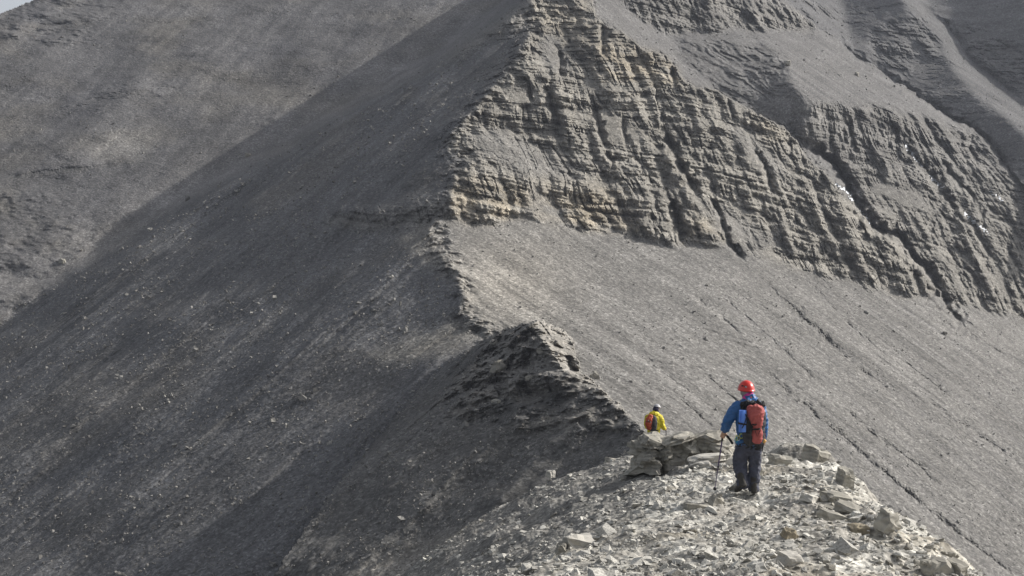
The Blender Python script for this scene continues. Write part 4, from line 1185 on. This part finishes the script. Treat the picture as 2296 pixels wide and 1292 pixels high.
def shell(bm, c, r, cut, yaw, tilt, rim=0.012):
    rot = Matrix.Rotation(yaw, 3, 'Z') @ Matrix.Rotation(tilt, 3, 'X')
    seg = 28; rows = 9
    prof = []
    t_end = math.acos(cut)
    for k in range(rows + 1):
        t = t_end * k / rows
        prof.append((math.sin(t), math.cos(t), 1.0))
    prof.append((prof[-1][0] + 0.05, prof[-1][1] - 0.02, 1.0)); prof.append((prof[-2][0] + 0.05, prof[-2][1] - 0.10, 1.0)); prof.append((prof[-3][0] - 0.04, prof[-3][1] - 0.09, 1.0))
    prof.append((0.85, cut + 0.1, 1.0)); prof.append((0.5, 0.75, 1.0))
    prev = None; top = bm.verts.new(Vector(c) + rot @ Vector((0, 0, r[2])))
    for (s_, z_, _) in prof[1:]:
        cur = []
        for k in range(seg):
            a_ = 2 * math.pi * k / seg
            cur.append(bm.verts.new(Vector(c) + rot @ Vector((s_ * r[0] * math.cos(a_), s_ * r[1] * math.sin(a_), z_ * r[2]))))
        for k in range(seg):
            if prev: bm.faces.new((prev[k], prev[(k + 1) % seg], cur[(k + 1) % seg], cur[k]))
            else: bm.faces.new((top, cur[k], cur[(k + 1) % seg]))
        prev = cur
    bm.faces.new(prev)
HC = HEADC + Vector((0.0, -0.01, 0.028))
helm = plain('helmet', lambda bm: shell(bm, HC, (0.118, 0.142, 0.148), 0.06, 0.3, 0.08), C_RED, H1)
for k, (dx, dy, dz_) in enumerate(((-0.075, -0.098, 0.07), (-0.04, -0.125, 0.065))):
    plain('helmet_clip', lambda bm: bmesh.ops.create_cube(bm, size=1.0, matrix=Matrix.Translation(HC + Vector((dx, dy, dz_))) @ Matrix.Rotation(0.5, 4, 'Z') @ Matrix.Diagonal((0.03, 0.012, 0.018, 1))), C_BLACK, helm, False)
plain('helmet_badge', lambda bm: bmesh.ops.create_cube(bm, size=1.0, matrix=Matrix.Translation(HC + Vector((-0.025, -0.128, 0.055))) @ Matrix.Diagonal((0.028, 0.012, 0.022, 1))), C_GREYH, helm, False)
grow('hair', lambda bm: (ball_bm(bm, HEADC + Vector((0, -0.022, -0.005)), (0.086, 0.09, 0.085))), C_GREYH, H1, 0.012, 2, 0.01, 22, 5)
grow('scarf', lambda bm: tube_bm(bm, [(q(1681, 897, 0.0), 0.082, 0.08), (q(1678, 891, 0.015), 0.084, 0.082), (q(1677, 885, 0.02), 0.08, 0.086)], 20), C_PINK, H1, 0.011, 2, 0.012, 14, 6)
grow('collar', lambda bm: tube_bm(bm, [(q(1682, 902, -0.01), 0.105, 0.1), (q(1681, 897, 0.0), 0.092, 0.09)], 20), C_ORANGE, H1, 0.011, 2, 0.008, 14, 7)
harn = grow('harness', lambda bm: tube_bm(bm, [(q(1682, 994), 0.212, 0.152), (q(1682, 988), 0.212, 0.152)], 24), C_BLACK, H1, 0.012, 1, 0.006, 10, 8)
def torus_bm(bm, c, R, r, axis='Y', sx=1.0):
    seg, s2 = 16, 6
    L_ = []
    for i in range(seg):
        a_ = 2 * math.pi * i / seg
        ring = []
        for j in range(s2):
            b_ = 2 * math.pi * j / s2
            p = Vector(((R + r * math.cos(b_)) * math.cos(a_) * sx, r * math.sin(b_), (R + r * math.cos(b_)) * math.sin(a_)))
            if axis == 'X': p = Vector((p.y, p.x, p.z))
            ring.append(bm.verts.new(Vector(c) + p))
        L_.append(ring)
    for i in range(seg):
        for j in range(s2):
            bm.faces.new((L_[i][j], L_[i][(j + 1) % s2], L_[(i + 1) % seg][(j + 1) % s2], L_[(i + 1) % seg][j]))
for (u, v, m_, sx) in ((1652, 982, C_GREEN, 0.6), (1656, 983, C_STEEL, 0.6), (1662, 978, C_GREEN, 0.7), (1651, 987, C_TEALP, 0.7), (1713, 984, C_STEEL, 0.6), (1714, 977, C_BRICK, 0.5), (1712, 980, C_STEEL, 0.6)):
    plain('carabiner', lambda bm: torus_bm(bm, q(u, v, -0.19), 0.034, 0.006, 'Y', sx), m_, harn)
plain('sling', lambda bm: strap_bm(bm, [q(1650, 984, -0.17), q(1648, 994, -0.18), q(1651, 1000, -0.175)], 0.014, 0.005), C_STEEL, harn)
plain('sling', lambda bm: strap_bm(bm, [q(1712, 984, -0.16), q(1711, 997, -0.17), q(1709, 1012, -0.16)], 0.016, 0.006), C_BLACK, harn)
grow('chalk_ball', lambda bm: ball_bm(bm, q(1713, 989, -0.19), (0.03, 0.03, 0.034), 12), C_AMBER, harn, 0.008, 1)

# backpack, a thing of its own
B1 = empty('backpack', H1.location + Vector((0, -0.2, 0.95)))
tag(B1, 'dark backpack with a faded red bag strapped on its back', 'backpack')
boff = B1.location - H1.location
def qb(u, v, y): return q(u, v, y) - boff
def pack1(bm):
    tube_bm(bm, [(qb(1689, 986, -0.24), 0.15, 0.085), (qb(1689, 970, -0.24), 0.165, 0.10), (qb(1690, 940, -0.24), 0.175, 0.105), (qb(1691, 917, -0.23), 0.165, 0.095)], 24)
grow('pack_body', pack1, C_DARK, B1, 0.014, 4, 0.018, 7, 51)
def top1(bm):
    tube_bm(bm, [(qb(1668, 911, -0.24), 0.045, 0.055), (qb(1680, 908, -0.25), 0.05, 0.06), (qb(1694, 908, -0.27), 0.055, 0.06), (qb(1707, 907, -0.25), 0.05, 0.055)], 16)
    ball_bm(bm, qb(1700, 904, -0.27), (0.06, 0.05, 0.045)); ball_bm(bm, qb(1689, 905, -0.28), (0.045, 0.05, 0.045))
grow('roll_top', top1, C_BLACK, B1, 0.012, 2, 0.035, 12, 52)
def bag1(bm):
    tube_bm(bm, [(qb(1698, 956, -0.37), 0.062, 0.055), (qb(1697, 945, -0.38), 0.085, 0.07), (qb(1695, 930, -0.38), 0.118, 0.08), (qb(1694, 918, -0.37), 0.125, 0.07)], 24)
    ball_bm(bm, qb(1684, 914, -0.36), (0.05, 0.05, 0.04)); ball_bm(bm, qb(1706, 915, -0.36), (0.05, 0.05, 0.04))
grow('dry_bag', bag1, C_BRICK, B1, 0.012, 3, 0.018, 9, 53)
def pocket1(bm):
    tube_bm(bm, [(qb(1698, 988, -0.33), 0.072, 0.05), (qb(1698, 975, -0.35), 0.08, 0.06), (qb(1698, 962, -0.36), 0.062, 0.055)], 20)
grow('pocket', pocket1, C_BRICK, B1, 0.012, 3, 0.014, 10, 54)
for (u0, v0, u1, v1, y) in ((1683, 952, 1712, 955, -0.425), (1683, 963, 1710, 962, -0.42)):
    plain('strap', lambda bm: strap_bm(bm, [qb(u0, v0, -0.36), qb(u0 + 6, v0 + 0.5, y), qb(u1 - 8, v1, y), qb(u1, v1, -0.36)], 0.022, 0.006, (0, 0, 1)), C_BLACK, B1, False)
plain('strap', lambda bm: strap_bm(bm, [qb(1685, 962, -0.39), qb(1683, 975, -0.37), qb(1682, 990, -0.33), qb(1681, 1002, -0.30)], 0.026, 0.006), C_DARK, B1, False)
plain('strap', lambda bm: strap_bm(bm, [qb(1693, 966, -0.42), qb(1698, 980, -0.42), qb(1704, 966, -0.42)], 0.01, 0.006), C_BLACK, B1, False)
for sx in (-1, 1):
    plain('shoulder_strap', lambda bm: strap_bm(bm, [qb(1685 + sx * 10, 930, -0.15), qb(1683 + sx * 14, 909, -0.12), qb(1682 + sx * 16, 902, -0.01), qb(1682 + sx * 19, 908, 0.12), qb(1683 + sx * 20, 930, 0.17), qb(1684 + sx * 22, 960, 0.13)], 0.06, 0.014), C_BLACK, B1, False)
plain('waist_belt', lambda bm: strap_bm(bm, [qb(1660, 982, -0.18), qb(1653, 982, -0.05), qb(1660, 982, 0.14), qb(1684, 983, 0.165), qb(1705, 982, 0.14), qb(1711, 982, -0.05), qb(1705, 982, -0.18)], 0.05, 0.012, (0, 0, 1)), C_BLACK, B1, False)
for (u, v) in ((1697, 952), (1698, 963), (1666, 906)):
    plain('buckle', lambda bm: bmesh.ops.create_cube(bm, size=1.0, matrix=Matrix.Translation(qb(u, v, -0.43 if u > 1680 else -0.30)) @ Matrix.Diagonal((0.03, 0.012, 0.024, 1))), C_BLACK, B1, False)
# rolled mat
MA = empty('sleeping_mat', H1.location + q(1665, 969, -0.40))
tag(MA, 'bright blue foam mat rolled up and strapped upright on the backpack', 'sleeping mat')
def mat_roll(bm):
    # a spiral sheet, so that the ends show the roll
    axis0 = Vector((0, 0, 0)); axis1 = q(1667, 921, 0) - q(1666, 969, 0)
    n = 64; prev = None
    for k in range(n):
        a_ = k / (n - 1) * 2 * math.pi * 2.6; r_ = 0.014 + 0.046 * k / (n - 1)
        cur = [bm.verts.new(ax_ + Vector((rr_ * math.cos(a_), rr_ * math.sin(a_), 0))) for ax_, rr_ in ((axis0, r_), (axis1, r_), (axis1, r_ - 0.012), (axis0, r_ - 0.012))]
        if prev:
            for j in range(4): bm.faces.new((prev[j], prev[(j + 1) % 4], cur[(j + 1) % 4], cur[j]))
        else: bm.faces.new(cur)
        prev = cur
    bm.faces.new(prev[::-1])
plain('foam_roll', mat_roll, C_MAT, MA)
for zz in (0.12,):
    plain('strap', lambda bm: strap_bm(bm, [(0.066 * math.cos(k_ * math.pi / 10), 0.066 * math.sin(k_ * math.pi / 10), zz - 0.01 * math.cos(k_ * math.pi / 10)) for k_ in range(21)], 0.024, 0.006, (0, 0, 1)), C_BLACK, MA)
plain('strap', lambda bm: strap_bm(bm, [(0.03, -0.06, 0.27), (0.045, -0.055, 0.22), (0.02, -0.068, 0.13), (-0.02, -0.068, 0.06)], 0.014, 0.005), C_BLACK, MA, False)

def pole(name, top, tip, lab, strap_pts, mat):
    root = empty(name, Vector(tip)); tag(root, lab, 'trekking pole')
    t = Vector(top) - Vector(tip); L_ = t.length; d = t.normalized()
    plain('shaft', lambda bm: limb(bm, [(d * 0.06, 0.006), (d * (L_ * 0.45), 0.0075)], 10), mat, root)
    plain('shaft', lambda bm: limb(bm, [(d * (L_ * 0.45), 0.0095), (d * (L_ - 0.11), 0.0105)], 10), mat, root)
    plain('tip', lambda bm: limb(bm, [(d * 0.0, 0.003), (d * 0.06, 0.006)], 8), C_STEEL, root)
    plain('basket', lambda bm: limb(bm, [(d * 0.07, 0.028), (d * 0.075, 0.028)], 12), C_BLACK, root)
    plain('clamp', lambda bm: limb(bm, [(d * (L_ * 0.44), 0.013), (d * (L_ * 0.47), 0.013)], 10), C_BLACK, root)
    g = plain('grip', lambda bm: limb(bm, [(d * (L_ - 0.12), 0.014), (d * (L_ - 0.06), 0.017), (d * L_, 0.016), (d * (L_ + 0.03), 0.02)], 12), C_BLACK, root)
    if strap_pts:
        plain('wrist_strap', lambda bm: strap_bm(bm, [Vector(p) - Vector(tip) for p in strap_pts], 0.035, 0.008), C_BLACK, root, False)
    return root
hl = H1.location
tipL = hit(1602, 1103)
gripL = hl + LW + Vector((-0.015, 0.05, -0.075))
pole('trekking_pole', gripL, tipL, 'purple trekking pole in the left hand of the hiker in blue', [hl + LW + Vector((0.02, 0.02, -0.05)), hl + q(1632, 980, 0.14), hl + q(1638, 988, 0.14), hl + q(1643, 996, 0.14)], C_PURP)
gripR = hl + RW + Vector((0.0, 0.04, -0.08))
tipR = Vector((hl.x + 0.13, hl.y + 0.45, 0)); tipR.z = float(hz(np.array([tipR.x]), np.array([tipR.y]))[0])
pole('trekking_pole', gripR, tipR, 'grey trekking pole half hidden behind the right leg of the hiker in blue', None, C_STEEL)

# ---- the hiker in yellow
Y2 = 46.0; S2 = Y2 / FOC
H2 = empty('person', at(1468, 1029, Y2))
tag(H2, 'distant hiker in a yellow jacket seen from behind above the grey boulder', 'person')
z2 = float(hz(np.array([H2.location.x]), np.array([Y2]))[0])
def p2(u, v, y=0.0): return at(u, v, Y2 + y) - at(1468, 1029, Y2)
drop = min(0.0, z2 - H2.location.z)
HEAD2 = p2(1472, 917, 0.03)
RW2, LW2 = p2(1490, 961, 0.1), p2(1449, 958, 0.3)
def body2(bm):
    head(bm, HEAD2, -0.75, 1.02, -0.15)
    limb(bm, [(p2(1468, 930), 0.06), (p2(1471, 921, 0.02), 0.055)])
    tube_bm(bm, [(p2(1466, 975), 0.15, 0.10), (p2(1466, 955), 0.15, 0.10), (p2(1467, 940), 0.17, 0.11), (p2(1467, 931), 0.14, 0.09)])
    limb(bm, [(p2(1480, 934), 0.055), (p2(1484, 952, -0.02), 0.042), (RW2, 0.03)])
    limb(bm, [(p2(1454, 934, 0.1), 0.055), (p2(1449, 950, 0.16), 0.042), (LW2, 0.03)])
    limb(bm, [(p2(1461, 975), 0.085), (p2(1460, 1000, 0.05), 0.06), (p2(1460, 1024) + Vector((0, 0, drop)), 0.045)])
    limb(bm, [(p2(1472, 975), 0.085), (p2(1474, 1000, 0.04), 0.06), (p2(1473, 1024) + Vector((0, 0, drop)), 0.045)])
    hand(bm, RW2, (0.6, 0.5, -0.5), (0.0, 0.9, -0.1), (-1, 0, 0))
    hand(bm, LW2, (0.3, 0.7, -0.5), (0.2, 0.9, -0.1), (1, 0, 0))
grow('body', body2, C_SKIN, H2, 0.010, 3)
def jacket2(bm):
    tube_bm(bm, [(p2(1465, 971), 0.20, 0.16), (p2(1466, 962), 0.20, 0.16), (p2(1467, 948), 0.225, 0.17), (p2(1467, 936), 0.225, 0.15), (p2(1467, 930), 0.17, 0.12)], 26)
    limb(bm, [(p2(1479, 936), 0.10), (p2(1483, 944, -0.02), 0.095), (p2(1484, 953, -0.02), 0.088), (p2(1489, 960, 0.06), 0.07)])
    limb(bm, [(p2(1453, 936, 0.06), 0.10), (p2(1450, 950, 0.14), 0.085), (p2(1450, 957, 0.24), 0.07)])
    ball_bm(bm, p2(1466, 928, -0.07), (0.155, 0.11, 0.075))
    tube_bm(bm, [(p2(1468, 930), 0.12, 0.11), (p2(1469, 925, 0.01), 0.10, 0.095)], 18)
grow('jacket', jacket2, C_YELLOW, H2, 0.014, 4, 0.024, 7, 61)
def trous2(bm):
    tube_bm(bm, [(p2(1466, 978), 0.19, 0.14), (p2(1466, 966), 0.185, 0.14)], 22)
    limb(bm, [(p2(1461, 980), 0.115), (p2(1460, 1000, 0.05), 0.1), (p2(1460, 1020) + Vector((0, 0, drop)), 0.085)])
    limb(bm, [(p2(1472, 980), 0.115), (p2(1474, 1000, 0.04), 0.1), (p2(1473, 1020) + Vector((0, 0, drop)), 0.085)])
grow('trousers', trous2, C_DARK, H2, 0.014, 4, 0.02, 8, 62)
grow('boot', lambda bm: boot(bm, p2(1460, 1029) + Vector((0, 0, drop)), -0.4, 0.0), C_BOOT, H2, 0.012, 2)
grow('boot', lambda bm: boot(bm, p2(1473, 1029) + Vector((0, 0, drop)), -0.6, 0.0), C_BOOT, H2, 0.012, 2)
plain('helmet', lambda bm: shell(bm, HEAD2 + Vector((0.02, 0.02, 0.03)), (0.115, 0.135, 0.13), 0.22, -0.75, -0.30), C_WHITE, H2)
grow('hood', lambda bm: (ball_bm(bm, HEAD2 + Vector((-0.025, -0.03, -0.02)), (0.10, 0.10, 0.115)), tube_bm(bm, [(p2(1470, 926, 0.0), 0.095, 0.09), (p2(1471, 920, 0.01), 0.095, 0.095)], 18)), C_NAVY, H2, 0.012, 3, 0.008, 12, 63)
B2 = empty('backpack', H2.location + p2(1457, 968, -0.25))
tag(B2, 'rust red oval backpack worn by the distant hiker in yellow', 'backpack')
bo2 = B2.location - H2.location
def pb(u, v, y): return p2(u, v, y) - bo2
grow('pack_body', lambda bm: tube_bm(bm, [(pb(1463, 961, -0.2), 0.14, 0.10), (pb(1463, 948, -0.21), 0.16, 0.11), (pb(1463, 937, -0.2), 0.13, 0.09)], 22), C_DARK, B2, 0.014, 4, 0.01, 8, 64)
grow('front_panel', lambda bm: tube_bm(bm, [(pb(1455, 960, -0.28), 0.085, 0.07), (pb(1454.5, 950, -0.31), 0.118, 0.09), (pb(1456, 940, -0.30), 0.112, 0.085), (pb(1459, 933, -0.27), 0.08, 0.06)], 22), C_ORED, B2, 0.012, 3, 0.012, 8, 65)
plain('strap', lambda bm: strap_bm(bm, [pb(1446.5, 946, -0.33), pb(1452, 946, -0.40), pb(1458, 946, -0.40), pb(1465, 945, -0.32)], 0.02, 0.008, (0, 0, 1)), C_BLACK, B2, False)
plain('strap', lambda bm: strap_bm(bm, [pb(1462, 934, -0.31), pb(1463.5, 942, -0.36), pb(1462, 952, -0.37), pb(1459, 960, -0.34)], 0.02, 0.008), C_BLACK, B2, False)
for (u, v) in ((1454, 943), (1459, 947)):
    plain('buckle', lambda bm: bmesh.ops.create_cube(bm, size=1.0, matrix=Matrix.Translation(pb(u, v, -0.405)) @ Matrix.Diagonal((0.03, 0.012, 0.035, 1))), C_WHITE, B2, False)
plain('waist_belt', lambda bm: strap_bm(bm, [pb(1458, 963, -0.2), pb(1466, 965, -0.19), pb(1475, 966, -0.17), pb(1480, 967, 0.0)], 0.04, 0.012, (0, 0, 1)), C_BLACK, B2, False)
tip2 = H2.location + p2(1497, 1030, 0.35); tip2.z = float(hz(np.array([tip2.x]), np.array([tip2.y]))[0])
pole('trekking_pole', H2.location + RW2 + Vector((0.05, 0.05, 0.02)), tip2, 'short visible end of a dark pole held by the hiker in yellow', None, C_BLACK)

# ------------------------------------------------------------------ thin mountain air
bm = bmesh.new(); bmesh.ops.create_cube(bm, size=1.0)
hzme = bpy.data.meshes.new('haze'); bm.to_mesh(hzme); bm.free()
zmin = float(min(Z.min(), FZ.min(), Px[..., 2].min())) - 1.0; zmax = float(Z.max()) + 3.0
haze = obj('haze', hzme)
haze.scale = (max(520, 2.2 * float(np.abs(Px[..., 0]).max())), 760, zmax - zmin); haze.location = (0, 300, (zmax + zmin) / 2)
hm = bpy.data.materials.new('mountain_air'); hm.use_nodes = True
hm.node_tree.nodes.remove(hm.node_tree.nodes['Principled BSDF'])
pv = hm.node_tree.nodes.new('ShaderNodeVolumePrincipled')
pv.inputs['Color'].default_value = (0.80, 0.86, 1.0, 1); pv.inputs['Density'].default_value = 0.00018; pv.inputs['Anisotropy'].default_value = 0.2
hm.node_tree.links.new(pv.outputs[0], hm.node_tree.nodes['Material Output'].inputs['Volume'])
hzme.materials.append(hm)
tag(haze, kind='stuff')
